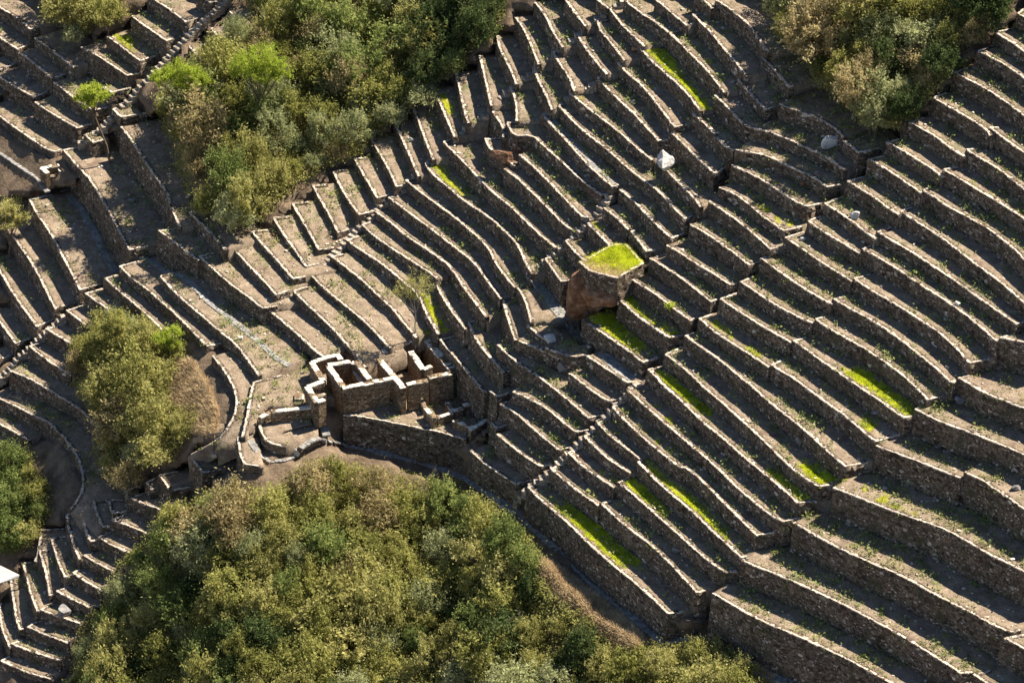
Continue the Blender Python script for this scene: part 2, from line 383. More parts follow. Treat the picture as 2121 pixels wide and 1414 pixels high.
# ---------------------------------------------------------------- mesh helpers
col = S.collection
def mesh_obj(name, verts, faces, mat, parent=None, smooth=False, origin=None):
    me = bpy.data.meshes.new(name)
    v = np.asarray(verts, float)
    if origin is not None: v = v-np.asarray(origin)
    me.from_pydata(v.tolist(), [], faces if isinstance(faces, list) else faces.tolist())
    if smooth: me.polygons.foreach_set('use_smooth', [True]*len(me.polygons))
    for m in (mat if isinstance(mat, list) else [mat]): me.materials.append(m)
    o = bpy.data.objects.new(name, me); col.objects.link(o)
    if parent: o.parent = parent
    elif origin is not None: o.location = origin
    return o
def quads_obj(name, V, mat, parent=None, origin=None, attr=None):       # V: (n,4,3)
    V = np.asarray(V, np.float32).reshape(-1, 3)
    if origin is not None: V = V-np.asarray(origin, np.float32)
    n = len(V)//4; me = bpy.data.meshes.new(name)
    me.vertices.add(len(V)); me.vertices.foreach_set('co', V.ravel())
    me.loops.add(n*4); me.loops.foreach_set('vertex_index', np.arange(n*4, dtype=np.int32))
    me.polygons.add(n); me.polygons.foreach_set('loop_start', np.arange(0, n*4, 4, dtype=np.int32))
    me.update(calc_edges=True)
    me.materials.append(mat)
    if attr is not None:
        a = me.attributes.new('tint', 'FLOAT', 'FACE'); a.data.foreach_set('value', np.asarray(attr, np.float32))
    o = bpy.data.objects.new(name, me); col.objects.link(o)
    if parent: o.parent = parent
    elif origin is not None: o.location = origin
    return o
def empty(name, loc):
    o = bpy.data.objects.new(name, None); col.objects.link(o); o.location = loc; o.empty_display_size = .3
    return o
def tag(o, label=None, cat=None, group=None, kind=None):
    if label: o['label'] = label
    if cat: o['category'] = cat
    if group: o['group'] = group
    if kind: o['kind'] = kind
    return o

def vnoise(x, y, z, sc, seed=0):                      # cheap smooth value noise
    p = np.stack([x, y, z], -1)/sc; i = np.floor(p).astype(np.int64); f = p-i; f = f*f*(3-2*f); r = 0
    for a in (0, 1):
        for b in (0, 1):
            for c in (0, 1):
                h = ((i[..., 0]+a)*374761393+(i[..., 1]+b)*668265263+(i[..., 2]+c)*2147483647+seed*974634777) & 0xffffffff
                h = ((h ^ (h >> 13))*1274126177) & 0xffffffff; h = (h ^ (h >> 16)) & 0xffff
                r = r+(h/65535.0-.5)*(f[..., 0] if a else 1-f[..., 0])*(f[..., 1] if b else 1-f[..., 1])*(f[..., 2] if c else 1-f[..., 2])
    return r*2

# ---------------------------------------------------------------- materials
def newmat(name):
    m = bpy.data.materials.new(name); m.use_nodes = True; n = m.node_tree; n.nodes.clear()
    out = n.nodes.new('ShaderNodeOutputMaterial'); b = n.nodes.new('ShaderNodeBsdfPrincipled')
    b.inputs['Roughness'].default_value = .9; b.inputs['Specular IOR Level'].default_value = .15
    n.links.new(b.outputs[0], out.inputs[0]); return m, n, b, out
def N(n, t, **k):
    x = n.nodes.new(t)
    for a, v in k.items(): setattr(x, a, v)
    return x
def ramp(n, stops, src):
    r = N(n, 'ShaderNodeValToRGB'); e = r.color_ramp.elements
    while len(e) < len(stops): e.new(.5)
    for k, (p, c) in enumerate(stops): e[k].position = p; e[k].color = (*c, 1)
    n.links.new(src, r.inputs[0]); return r
def mixc(n, fac, a, b, mode='MIX'):
    m = N(n, 'ShaderNodeMix', data_type='RGBA', blend_type=mode)
    if isinstance(fac, float): m.inputs[0].default_value = fac
    else: n.links.new(fac, m.inputs[0])
    for k, s in ((6, a), (7, b)):
        if isinstance(s, tuple): m.inputs[k].default_value = (*s, 1)
        else: n.links.new(s, m.inputs[k])
    return m.outputs[2]
def mapping(n, sc, rot=(0, 0, 0)):
    g = N(n, 'ShaderNodeNewGeometry'); mp = N(n, 'ShaderNodeMapping'); mp.inputs['Scale'].default_value = sc; mp.inputs['Rotation'].default_value = rot
    n.links.new(g.outputs['Position'], mp.inputs[0]); return mp.outputs[0]
def noise(n, vec, sc, det=4, rough=.6):
    t = N(n, 'ShaderNodeTexNoise'); t.inputs['Scale'].default_value = sc; t.inputs['Detail'].default_value = det; t.inputs['Roughness'].default_value = rough
    if vec is not None: n.links.new(vec, t.inputs['Vector'])
    return t.outputs[0]
def stone_mat(name, stops, sc, joint=(.035, .028, .022), jw=.07, bump=.5, tint=None):
    m, n, b, out = newmat(name)
    mp = mapping(n, (1, 1, 1.75)); nz = N(n, 'ShaderNodeTexNoise'); nz.inputs['Scale'].default_value = 1.3
    n.links.new(mp, nz.inputs['Vector'])
    ad = N(n, 'ShaderNodeMix', data_type='VECTOR'); ad.inputs[0].default_value = .12; n.links.new(mp, ad.inputs[4]); n.links.new(nz.outputs['Color'], ad.inputs[5])
    def vset(k):
        v = N(n, 'ShaderNodeTexVoronoi'); v.inputs['Scale'].default_value = k; v.inputs['Randomness'].default_value = .9; n.links.new(ad.outputs[1], v.inputs['Vector'])
        e = N(n, 'ShaderNodeTexVoronoi', feature='DISTANCE_TO_EDGE'); e.inputs['Scale'].default_value = k; e.inputs['Randomness'].default_value = .9; n.links.new(ad.outputs[1], e.inputs['Vector']); return v.outputs['Color'], e.outputs['Distance']
    c1, e1 = vset(sc*1.15); c2, e2 = vset(sc*.52)
    mk = ramp(n, [(.52, (0, 0, 0)), (.54, (1, 1, 1))], noise(n, mapping(n, (1, 1, 1)), .75, 3)).outputs[0]
    vc = mixc(n, mk, c1, c2); ed = N(n, 'ShaderNodeMix', data_type='FLOAT'); n.links.new(mk, ed.inputs[0]); n.links.new(e1, ed.inputs[2]); n.links.new(e2, ed.inputs[3]); ed = ed.outputs[0]
    sepc = N(n, 'ShaderNodeSeparateColor'); n.links.new(vc, sepc.inputs[0])
    c = ramp(n, stops, sepc.outputs[0]).outputs[0]
    g = mapping(n, (1, 1, 1)); big = ramp(n, [(.3, (.74, .74, .76)), (.7, (1.2, 1.16, 1.1))], noise(n, g, .35, 3)).outputs[0]
    c = mixc(n, 1.0, c, big, 'MULTIPLY')
    fine = ramp(n, [(.3, (.7, .7, .7)), (.7, (1.3, 1.3, 1.3))], noise(n, g, 9, 3)).outputs[0]
    c = mixc(n, 1.0, c, fine, 'MULTIPLY')
    if tint: 
        t = ramp(n, [(.55, (0, 0, 0)), (.68, (1, 1, 1))], noise(n, g, .8, 4)).outputs[0]
        c = mixc(n, t, c, tint)
    j = ramp(n, [(0, (0, 0, 0)), (jw, (1, 1, 1))], ed).outputs[0]
    c = mixc(n, j, joint, c); n.links.new(c, b.inputs['Base Color'])
    bp = N(n, 'ShaderNodeBump'); bp.inputs['Strength'].default_value = bump; bp.inputs['Distance'].default_value = .12
    sm = ramp(n, [(0, (0, 0, 0)), (.25, (1, 1, 1))], ed).outputs[0]
    sc2 = mixc(n, .45, sm, vc); n.links.new(sc2, bp.inputs['Height']); n.links.new(bp.outputs[0], b.inputs['Normal'])
    return m
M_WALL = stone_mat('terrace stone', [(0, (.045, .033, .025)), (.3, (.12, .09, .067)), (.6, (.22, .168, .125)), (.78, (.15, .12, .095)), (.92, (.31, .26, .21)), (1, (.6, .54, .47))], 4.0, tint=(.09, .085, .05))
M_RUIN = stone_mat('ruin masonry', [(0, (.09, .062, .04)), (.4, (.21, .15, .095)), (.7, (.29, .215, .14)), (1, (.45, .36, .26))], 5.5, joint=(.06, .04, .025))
M_COP = stone_mat('sunlit coping stone', [(0, (.46, .39, .32)), (.5, (.56, .49, .41)), (1, (.68, .61, .52))], 3.2, joint=(.3, .25, .2), jw=.04, bump=.25)  # paler than the terrace stone: sunlit brightness of wall tops put into the colour
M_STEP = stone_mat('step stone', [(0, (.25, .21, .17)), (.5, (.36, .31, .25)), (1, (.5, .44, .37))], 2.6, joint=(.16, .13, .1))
M_RCOP = stone_mat('sunlit ruin wall top', [(0, (.60, .53, .44)), (.5, (.76, .70, .60)), (1, (.88, .82, .73))], 3.2, joint=(.22, .17, .12), jw=.05, bump=.4)  # near white against the masonry: overexposed sunlight on the tops painted in
def flag_mat():
    m, n, b, out = newmat('flagstone'); g = mapping(n, (1, 1, 1))
    c = ramp(n, [(.3, (.13, .13, .13)), (.5, (.27, .262, .25)), (.72, (.42, .39, .35))], noise(n, g, 1.7, 4)).outputs[0]
    n.links.new(c, b.inputs['Base Color']); bp = N(n, 'ShaderNodeBump'); bp.inputs['Strength'].default_value = .4; bp.inputs['Distance'].default_value = .05
    n.links.new(noise(n, g, 7), bp.inputs['Height']); n.links.new(bp.outputs[0], b.inputs['Normal']); return m
M_FLAG = flag_mat()
def rock_mat(name, a, b_, c_):
    m, n, b, out = newmat(name); g = mapping(n, (1, 1, 1.3))
    c = ramp(n, [(.28, a), (.5, b_), (.72, c_)], noise(n, g, 1.1, 7, .7)).outputs[0]
    n.links.new(c, b.inputs['Base Color']); bp = N(n, 'ShaderNodeBump'); bp.inputs['Strength'].default_value = .9; bp.inputs['Distance'].default_value = .3
    n.links.new(noise(n, g, 1.8, 8, .7), bp.inputs['Height']); n.links.new(bp.outputs[0], b.inputs['Normal']); return m
M_ROCKW = rock_mat('pale boulder', (.30, .28, .27), (.6, .57, .54), (.85, .83, .8))
M_ROCKB = rock_mat('brown rock', (.07, .04, .025), (.26, .135, .075), (.46, .33, .22))
M_ROCKG = rock_mat('grey rock', (.1, .1, .1), (.25, .24, .235), (.45, .42, .4))
def soil_mat():
    m, n, b, out = newmat('terrace soil'); g = mapping(n, (1, 1, 1))
    base = ramp(n, [(.25, (.125, .09, .066)), (.5, (.265, .205, .15)), (.75, (.42, .345, .26))], noise(n, g, .9, 8, .72)).outputs[0]
    sp_ = ramp(n, [(.35, (.55, .52, .5)), (.5, (1, 1, 1)), (.68, (1.5, 1.45, 1.35))], noise(n, g, 7, 5, .75)).outputs[0]
    c = mixc(n, 1.0, base, sp_, 'MULTIPLY')
    red = ramp(n, [(.58, (0, 0, 0)), (.7, (.75, .75, .75))], noise(n, g, .33, 4)).outputs[0]; c = mixc(n, red, c, (.14, .085, .07))
    dry = ramp(n, [(.6, (0, 0, 0)), (.72, (.7, .7, .7))], noise(n, mapping(n, (1, 1, 1), (.5, .3, 1)), .45, 5, .7)).outputs[0]; c = mixc(n, dry, c, (.36, .27, .165))
    mp = noise(n, mapping(n, (1, 1, 1), (1, 2, .3)), .28, 7, .75); gr = ramp(n, [(.55, (0, 0, 0)), (.66, (.65, .65, .65))], mp).outputs[0]; c = mixc(n, gr, c, (.075, .105, .035))
    n.links.new(c, b.inputs['Base Color']); bp = N(n, 'ShaderNodeBump'); bp.inputs['Strength'].default_value = .9; bp.inputs['Distance'].default_value = .1
    n.links.new(noise(n, g, 5, 6, .75), bp.inputs['Height']); n.links.new(bp.outputs[0], b.inputs['Normal']); return m
M_SOIL = soil_mat()
def hill_mat():
    m, n, b, out = newmat('hillside scrub soil'); g = mapping(n, (1, 1, 1))
    c = ramp(n, [(.3, (.09, .066, .042)), (.5, (.18, .13, .09)), (.72, (.30, .225, .155))], noise(n, g, .8, 8, .7)).outputs[0]
    n.links.new(c, b.inputs['Base Color']); bp = N(n, 'ShaderNodeBump'); bp.inputs['Strength'].default_value = 1; bp.inputs['Distance'].default_value = .2
    n.links.new(noise(n, g, 3, 6, .7), bp.inputs['Height']); n.links.new(bp.outputs[0], b.inputs['Normal']); return m
M_HILL = hill_mat()
def straw_mat():
    m, n, b, out = newmat('straw covered ground'); g = mapping(n, (1.6, 1, 3), (.4, .6, .3)); c = ramp(n, [(.3, (.2, .135, .08)), (.5, (.46, .34, .22)), (.7, (.68, .54, .38))], noise(n, g, 2.4, 9, .8)).outputs[0]
    n.links.new(c, b.inputs['Base Color']); bp = N(n, 'ShaderNodeBump'); bp.inputs['Strength'].default_value = 1; bp.inputs['Distance'].default_value = .25; n.links.new(noise(n, g, 4, 8, .8), bp.inputs['Height']); n.links.new(bp.outputs[0], b.inputs['Normal']); return m
M_STRAWG = straw_mat()
def leaf_mat(name, a, b_, c_, trans=.35, sc=1.2, pos=.5, sat=.93):
    m = bpy.data.materials.new(name); m.use_nodes = True; n = m.node_tree; n.nodes.clear()
    out = N(n, 'ShaderNodeOutputMaterial'); g = mapping(n, (1, 1, 1))
    fac = noise(n, g, sc, 3, .6)
    oi = N(n, 'ShaderNodeObjectInfo'); mr = N(n, 'ShaderNodeMath', operation='MULTIPLY_ADD'); mr.inputs[1].default_value = .22; mr.inputs[2].default_value = -.11
    n.links.new(oi.outputs['Random'], mr.inputs[0]); ad = N(n, 'ShaderNodeMath', operation='ADD'); n.links.new(fac, ad.inputs[0]); n.links.new(mr.outputs[0], ad.inputs[1])
    c = ramp(n, [(.22, a), (pos, b_), (.78, c_)], ad.outputs[0]).outputs[0]
    at = N(n, 'ShaderNodeAttribute', attribute_name='tint'); vv = N(n, 'ShaderNodeHueSaturation'); n.links.new(c, vv.inputs['Color']); vv.inputs['Saturation'].default_value = sat
    ml = N(n, 'ShaderNodeMath', operation='MULTIPLY_ADD'); ml.inputs[1].default_value = .7; ml.inputs[2].default_value = .75; n.links.new(at.outputs['Fac'], ml.inputs[0]); n.links.new(ml.outputs[0], vv.inputs['Value'])
    df = N(n, 'ShaderNodeBsdfDiffuse'); tr = N(n, 'ShaderNodeBsdfTranslucent'); mx = N(n, 'ShaderNodeMixShader'); mx.inputs[0].default_value = trans
    n.links.new(vv.outputs[0], df.inputs[0]); n.links.new(vv.outputs[0], tr.inputs[0]); n.links.new(df.outputs[0], mx.inputs[1]); n.links.new(tr.outputs[0], mx.inputs[2]); n.links.new(mx.outputs[0], out.inputs[0])
    return m
def plain0(name, c):
    m, n, b, out = newmat(name); g = mapping(n, (1, 1, 1)); k = ramp(n, [(.3, tuple(x*.6 for x in c)), (.7, tuple(x*1.4 for x in c))], noise(n, g, 5, 4)).outputs[0]; n.links.new(k, b.inputs['Base Color']); return m
M_LEAF = {
 'olive':  leaf_mat('olive leaves', (.13, .14, .03), (.30, .30, .075), (.50, .46, .15), .48),
 'green':  leaf_mat('green leaves', (.08, .12, .03), (.21, .26, .07), (.38, .40, .12), .48),
 'grey':   leaf_mat('grey green leaves', (.17, .19, .08), (.34, .36, .16), (.55, .54, .30), .45),
 'brown':  leaf_mat('drying leaves', (.22, .18, .08), (.38, .31, .14), (.54, .45, .23), .45),
 'lime':   leaf_mat('bright leaves', (.22, .28, .02), (.38, .46, .04), (.56, .60, .08), .5),
 'gold':   leaf_mat('golden leaves', (.22, .21, .05), (.39, .37, .12), (.60, .55, .22), .5),
 'dark':   leaf_mat('dark leaves', (.04, .06, .02), (.09, .125, .04), (.19, .22, .075), .4)}
M_GRASS = leaf_mat('bright grass', (.36, .42, .02), (.66, .70, .06), (.88, .82, .2), .5, .8, sat=1.0)
M_GREENBED = plain0('green turf', (.33, .34, .06))
M_THIN = leaf_mat('thin green grass', (.12, .2, .03), (.26, .35, .06), (.45, .48, .12), .4, .5)
M_WEED = leaf_mat('weeds', (.10, .15, .04), (.26, .30, .09), (.55, .50, .22), .4, .6)
M_DRY = leaf_mat('dry grass', (.36, .26, .14), (.58, .45, .27), (.75, .62, .42), .3, .9)
def plain(name, c, r=.85):
    m, n, b, out = newmat(name); g = mapping(n, (1, 1, 1))
    k = ramp(n, [(.3, tuple(x*.7 for x in c)), (.7, tuple(min(1, x*1.25) for x in c))], noise(n, g, 4, 4)).outputs[0]
    n.links.new(k, b.inputs['Base Color']); b.inputs['Roughness'].default_value = r; return m
M_BARK = plain('bark', (.16, .115, .08)); M_TWIG = plain('grey twigs', (.3, .26, .22)); M_POST = plain('weathered post', (.06, .05, .045)); M_TARP = plain('white sheet', (.6, .58, .54)); M_TARPB = plain('blue plastic', (.05, .12, .16))

# ---------------------------------------------------------------- terrace walls and their soil
soilV = []; soilF = []; allV = []; allF = []; nall = 0
def addsoil(V, Fc):
    n0 = sum(len(a) for a in soilV); soilV.append(V); soilF.extend([tuple(i+n0 for i in f) for f in Fc])
def resample(P, step):
    P = np.asarray(P, float); out = [P[0]]; 
    for a, b in zip(P[:-1], P[1:]):
        n = max(1, int(round(np.hypot(*(b-a)[:2])/step)))
        for k in range(1, n+1): out.append(a+(b-a)*k/n)
    return np.array(out)
def normals(P):                                        # outward (right-hand) normals with mitre
    d = P[1:, :2]-P[:-1, :2]; d /= np.maximum(np.linalg.norm(d, axis=1), 1e-9)[:, None]
    nn = np.stack([d[:, 1], -d[:, 0]], -1)
    v = np.vstack([nn[:1], nn[:-1]+nn[1:], nn[-1:]]); l = np.linalg.norm(v, axis=1); v /= np.maximum(l, 1e-6)[:, None]
    c = np.ones(len(P)); c[1:-1] = np.clip((v[1:-1]*nn[1:]).sum(1), .6, 1); return v/c[:, None]
def smooth_corner(p, keepL, keepR):
    # rounds gentle bends a little; keeps return corners sharp
    p = np.array(p, float); a = 1 if keepL else 0; b = len(p)-1 if keepR else len(p)
    q = p[a:b]
    if len(q) >= 4:
        o = [q[0]]
        for k in range(1, len(q)-1):
            o += [q[k]*.72+q[k-1]*.28, q[k]*.72+q[k+1]*.28] if k not in () else [q[k]]
        o.append(q[-1]); q = np.array(o)
    return np.vstack([p[:a], q, p[b:]])
def wall_mesh(P, H, th=.42, batter=.09, wob=.05):
    P = resample(P, .36); n = len(P); nrm = normals(P); nrm3 = np.c_[nrm, np.zeros(n)]
    rws = [(-th, -.45), (-th, .0), (0, .0)]
    d = .22
    while d < H: rws.append((batter*d, -d)); d += .42
    rws.append((batter*H, -H)); V = []
    for o, dz in rws:
        q = P+nrm3*o; q[:, 2] += dz
        if o >= 0:
            w = vnoise(q[:, 0], q[:, 1], q[:, 2], .45)*wob*1.4+vnoise(q[:, 0], q[:, 1], q[:, 2], 1.9, 3)*wob
            q += nrm3*w[:, None]
        if dz == 0: q[:, 2] += vnoise(q[:, 0], q[:, 1], q[:, 2]*0, .5, 5)*.03
        V.append(q)
    m = len(V); Fc = []
    for r in range(m-1):
        for k in range(n-1): Fc.append((r*n+k, (r+1)*n+k, (r+1)*n+k+1, r*n+k+1))
    Fc.append(tuple(r*n for r in range(m-1, -1, -1))); Fc.append(tuple(r*n+n-1 for r in range(m)))
    return np.vstack(V), Fc
BOX = [(0, 3, 2, 1), (4, 5, 6, 7), (0, 1, 5, 4), (1, 2, 6, 5), (2, 3, 7, 6), (3, 0, 4, 7)]
def coping_mesh(P, wmin=.15, wmax=.27, lmin=.16, lmax=.5, th=.13, lift=.02):
    P = np.asarray(P, float); s = np.r_[0, np.cumsum(np.hypot(*(P[1:]-P[:-1])[:, :2].T))]; V = []; Fc = []; t = 0.0
    Q = lambda t: np.array([np.interp(t, s, P[:, k]) for k in range(3)])
    while t < s[-1]-.05:
        l = min(random.uniform(lmin, lmax), s[-1]-t); a = Q(t); b = Q(t+l-.02); t += l
        d = b-a; L = np.hypot(d[0], d[1])
        if L < .03: continue
        o = np.array([d[1], -d[0], 0])/L; w = random.uniform(wmin, wmax); e = random.uniform(-.03, .045); h = lift+random.uniform(-.02, .02)
        n0 = len(V); j = lambda s=.03: np.array([random.uniform(-s, s), random.uniform(-s, s), random.uniform(-.015, .015)])
        base = [a+o*e+j(), b+o*e+j(), b-o*w+j(.05), a-o*w+j(.05)]
        V += [q+np.array([0, 0, h-th]) for q in base]+[q+np.array([0, 0, h]) for q in base]
        Fc += [tuple(i+n0 for i in f) for f in BOX]
    return V, Fc

HH = {'j': 6.5, 'r': 4, 'k': 4.2, 'i': 4.6, 'h': 4.6, 'm': 5, 'n': 4.5, 'p': 4.5}
HX = {'rw': 7, 'k10': 6.5, 'k9': 5, 'a18': 5.5, 'a20': 5.5, 'h25': 6.5, 'h19': 6, 'h18': 6, 'n8': 6, 'n8b': 6, 'c27': 6.5, 'g1': 5.5, 'm1': 6, 'm0': 6, 'd5': 5.5, 'pl1': 3, 'n9': 5, 'n2': 5, 't1': 5}
WX = {'rw': 9.5, 'pl1': 13, 'm1': 8, 'm2': 9, 'm3': 6, 'pl2': 2.2, 'pl3': 5.5, 't1': 5, 't2': 4, 't3': 2.4, 't4': 4, 't5': 1.5, 'c10': 2.2, 'c19': 2.5, 'c29': 2.2, 'u0': 2.6, 'u1': 2.4, 'u2': 2.4, 'u3': 2.6, 'u3b': 1.8, 'u4': 3.4, 'u5': 2.8, 'u6': 3.2, 'w1': 6, 'q1': 2.6, 'q2': 2, 'q3': 2.5, 'n9': 3.2, 'a5': 4, 'rwx': 3}
NICE = {'a': 'left of the long central stairway', 'b': 'in the narrow strip right of the upper stairway', 'c': 'in the upper middle block beside the white boulder',
 'd': 'in the hollow under the upper right thicket', 'h': 'in the diagonal row right of the grassy square platform', 'i': 'in the outer right column of terraces', 'j': 'in the lower right corner',
 'k': 'between the central stairway and the ruin', 'm': 'in the broad steps at the left edge', 'n': 'around the gully left of the plaza', 'p': 'in the shaded top left corner',
 'q': 'beside the top left stair', 'r': 'peeping out left of the upper forest', 't': 'on the ridge crest by the post', 'u': 'on the left flank of the lower left ridge', 'v': 'on the right flank of the lower left ridge', 'w': 'beside the white sheet roof'}
ORD = 'first second third fourth fifth sixth seventh eighth ninth tenth eleventh twelfth thirteenth fourteenth fifteenth sixteenth seventeenth eighteenth nineteenth twentieth'.split()
def ordw(n):
    if n < 20: return ORD[n]
    return ('twenty-' if n < 29 else 'thirty-' if n < 39 else 'forty-')+ORD[(n-20) % 10] if (n+1) % 10 else ['thirtieth', 'fortieth', 'fiftieth'][(n+1)//10-3]
SPECIAL = {'rw': 'tall rough stone wall holding up the terrace below the ruined rooms', 'pl1': 'low bright curb along the left edge of the open plaza', 'pl2': 'stone bank under the curved slab path at the plaza corner', 'pl3': 'rounded grassy stone bastion right of the plaza',
 'c8': 'narrow terrace wall carrying the pale slab walkway', 'h25': 'lowest long wall with the widest bright green grass strip on top', 'k10': 'very tall patched stone wall above the slab path left of the ruin',
 'm1': 'wide curving terrace wall whose level carries the lone bent tree', 'c10': 'short wall beside the big weathered rock in the upper middle', 'g1': 'tall wall with reddish soil left of the big weathered rock',
 'd14': 'lowest wall below the brown rock with the broad green grass patch', 'd13': 'wall right of the brown rock with a green grass strip', 'n8b': 'long curving wall sweeping down to the lower left ridge', 'n9': 'curved wall bending round under the plaza to the ridge'}
groups = {}
for w in WL: 
    if w[0] not in SPECIAL: groups.setdefault(w[0][0], []).append(w)
LABEL = dict(SPECIAL)
for g, ws in groups.items():
    ws = sorted(ws, key=lambda w: np.mean([q[1] for q in w[3]]))
    for k, w in enumerate(ws):
        L = len(w[3]); size = 'long' if math.dist(w[3][0], w[3][-1]) > 230 else 'short' if math.dist(w[3][0], w[3][-1]) < 90 else 'brown'
        LABEL[w[0]] = '%s stone terrace wall, %s from the top %s' % (size, ordw(k), NICE[g])
TOP = {}
for wid, L, Rr, p in WL:
    q = smooth_corner(p, L, Rr); px, py = q[:, 0], q[:, 1]; z = F(px, py)
    i0 = 1 if L else 0; i1 = len(q)-2 if Rr else len(q)-1
    zz = z[i0:i1+1]; z[i0:i1+1] = zz*.45+zz.mean()*.55 if len(zz) > 1 and (zz.max()-zz.min()) < 1.4 else zz
    if L: z[0] = z[i0]
    if Rr: z[-1] = z[i1]
    P = at_z(px, py, z); TOP[wid] = P
    H = HX.get(wid, HH.get(wid[0], 4.0)); 
    org = P[len(P)//2].copy(); org[2] -= H*.5
    V, Fc = wall_mesh(P, H)
    o = mesh_obj('terrace_wall', V, Fc, M_WALL, origin=org)
    tag(o, LABEL[wid], 'stone wall', 'dry stone terrace walls stepping down the hillside')
    allV.append(V); allF.append((Fc, nall)); nall += len(V)
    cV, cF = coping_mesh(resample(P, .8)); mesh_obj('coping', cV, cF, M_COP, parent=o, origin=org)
    # soil behind the wall
    Wd = WX.get(wid, {'v': 3.6, 'j': 9.5, 'i': 6.4, 'h': 6.0, 'm': 7, 'n': 6}.get(wid[0], 5.2))
    Q = P[i0:i1+1]; Q = resample(Q, .55); 
    if len(Q) < 2: continue
    nr = -normals(Q); nr /= np.linalg.norm(nr, axis=1)[:, None]; mean = nr.mean(0); mean /= np.linalg.norm(mean)
    curv = wid in ('n8', 'n8b', 'n9', 'pl3', 'c9')
    dr = nr if curv else nr*.35+mean*.65
    s = np.r_[0, np.cumsum(np.hypot(*(Q[1:]-Q[:-1])[:, :2].T))]
    if L: e = P[0]-P[i0]; e = e[:2]/max(np.linalg.norm(e[:2]), 1e-6); wt = np.clip(1-s/3, 0, 1)[:, None]; dr = dr*(1-wt)+e*wt
    if Rr: e = P[-1]-P[i1]; e = e[:2]/max(np.linalg.norm(e[:2]), 1e-6); wt = np.clip(1-(s[-1]-s)/3, 0, 1)[:, None]; dr = dr*(1-wt)+e*wt
    dr /= np.maximum(np.linalg.norm(dr, axis=1), 1e-6)[:, None]; 
    rr = np.r_[.12, np.arange(.6, Wd, .55), Wd]; G = []
    for r in rr:
        g = Q.copy(); g[:, :2] += dr*r; g[:, 2] += -.07+.03*r+vnoise(g[:, 0], g[:, 1], g[:, 0]*0, .8, 9)*.05*min(1, r); G.append(g)
    n = len(Q); m = len(G); GV = np.vstack(G); gpx, gpy = project(GV)
    lim = np.full(len(GV), .5)+np.repeat(rr, n)*0
    ok = (GV[:, 2]-F(gpx, gpy) < (3 if wid in CLIP else .5)) | (np.repeat(np.arange(m), n) < 2)
    if wid in CLIP: ok &= inpoly(gpx, gpy, CLIP[wid])
    addsoil(GV, [(r*n+k, r*n+k+1, (r+1)*n+k+1, (r+1)*n+k) for r in range(m-1) for k in range(n-1) if ok[r*n+k] and ok[r*n+k+1] and ok[(r+1)*n+k] and ok[(r+1)*n+k+1]])
zz_ = float(TOP['pl3'][:, 2].mean())-.1; pg = K_((1630,705),(1660,672),(1700,655),(1950,645),(2010,700),(1990,800),(1870,868),(1800,886),(1690,866),(1635,788)); pgv = np.array([at_z(a, b, zz_) for a, b in pg]); pgv = resample(np.vstack([pgv, pgv[:1]]), .6)[:-1]; cc = pgv.mean(0)
rg = [cc+(pgv-cc)*q for q in (1, .8, .6, .4, .2)]; n_ = len(pgv); addsoil(np.vstack(rg+[cc[None]]), [(r*n_+(k+1) % n_, r*n_+k, (r+1)*n_+k, (r+1)*n_+(k+1) % n_) for r in range(4) for k in range(n_)]+[(4*n_+(k+1) % n_, 4*n_+k, 5*n_) for k in range(n_)])
sV = np.vstack(soilV); eds = {}
for f in soilF:
    for a, b in zip(f, f[1:]+f[:1]): eds[(a, b)] = 1
bd = [e for e in eds if (e[1], e[0]) not in eds]; low_ = {}; ex = []
for a, b in bd:
    for q in (a, b):
        if q not in low_: low_[q] = len(sV)+len(ex); p_ = sV[q].copy(); p_[2] -= 1.9; p_[:2] += RS.uniform(-.12, .12, 2); ex.append(p_)
NT = len(soilF); skirt = [(b, a, low_[a], low_[b]) for a, b in bd]
topV = sV; sV = np.vstack([sV, np.array(ex)]); topF = list(soilF); soilF = soilF+skirt
soil = mesh_obj('terrace_soil', sV, soilF, M_SOIL, smooth=True); tag(soil, kind='structure')

# base hillside
gx, gy = np.meshgrid(np.arange(-470, 2600, 11.), np.arange(-470, 1900, 11.)); sh = gx.shape; gx = gx.ravel(); gy = gy.ravel()
Fz = F(gx, gy); bt = BVHTree.FromPolygons([tuple(v) for v in topV], topF); camv = Vector(CAM)
RD = ray(gx, gy); RD /= np.linalg.norm(RD, axis=1)[:, None]; low = Fz-.3
for k in range(len(gx)):
    h = bt.ray_cast(camv, Vector(RD[k]))
    if h[0] is not None and h[0].z > Fz[k]-3.9: low[k] = min(low[k], h[0].z-.45)
ny, nx = sh; g2 = low.reshape(sh)-Fz.reshape(sh); q = np.pad(g2, 1, mode='edge')
g2 = np.min([q[a:a+ny, b:b+nx] for a in range(3) for b in range(3)], 0).ravel()
for k, P in VEG.items():
    m = inpoly(gx, gy, P); d = dpoly(gx, gy, P); w = np.where(m, np.clip(d/25, 0, 1), 0); g2 = g2*(1-w)-.3*w
drop = -g2
ri = inpoly(gx, gy, R_((300,560),(400,420),(850,330),(1260,200),(1540,560),(1560,820),(1000,960),(500,975),(300,900)))
zf_ = float(TOP['rw'][:, 2].mean())-.5; drop = np.where(ri, np.maximum(drop, Fz-zf_), drop)
z = F(gx, gy)-drop; HV = at_z(gx, gy, z); HV[:, 2] += (vnoise(HV[:, 0], HV[:, 1], HV[:, 0]*0, 2.2, 4)-.6)*.35*(drop < .6)+vnoise(HV[:, 0], HV[:, 1], HV[:, 0]*0, .8, 6)*.1
HF = [(j*nx+i, (j+1)*nx+i, (j+1)*nx+i+1, j*nx+i+1) for j in range(ny-1) for i in range(nx-1)]
hill = mesh_obj('hillside', HV, HF, [M_HILL, M_STRAWG], smooth=True)
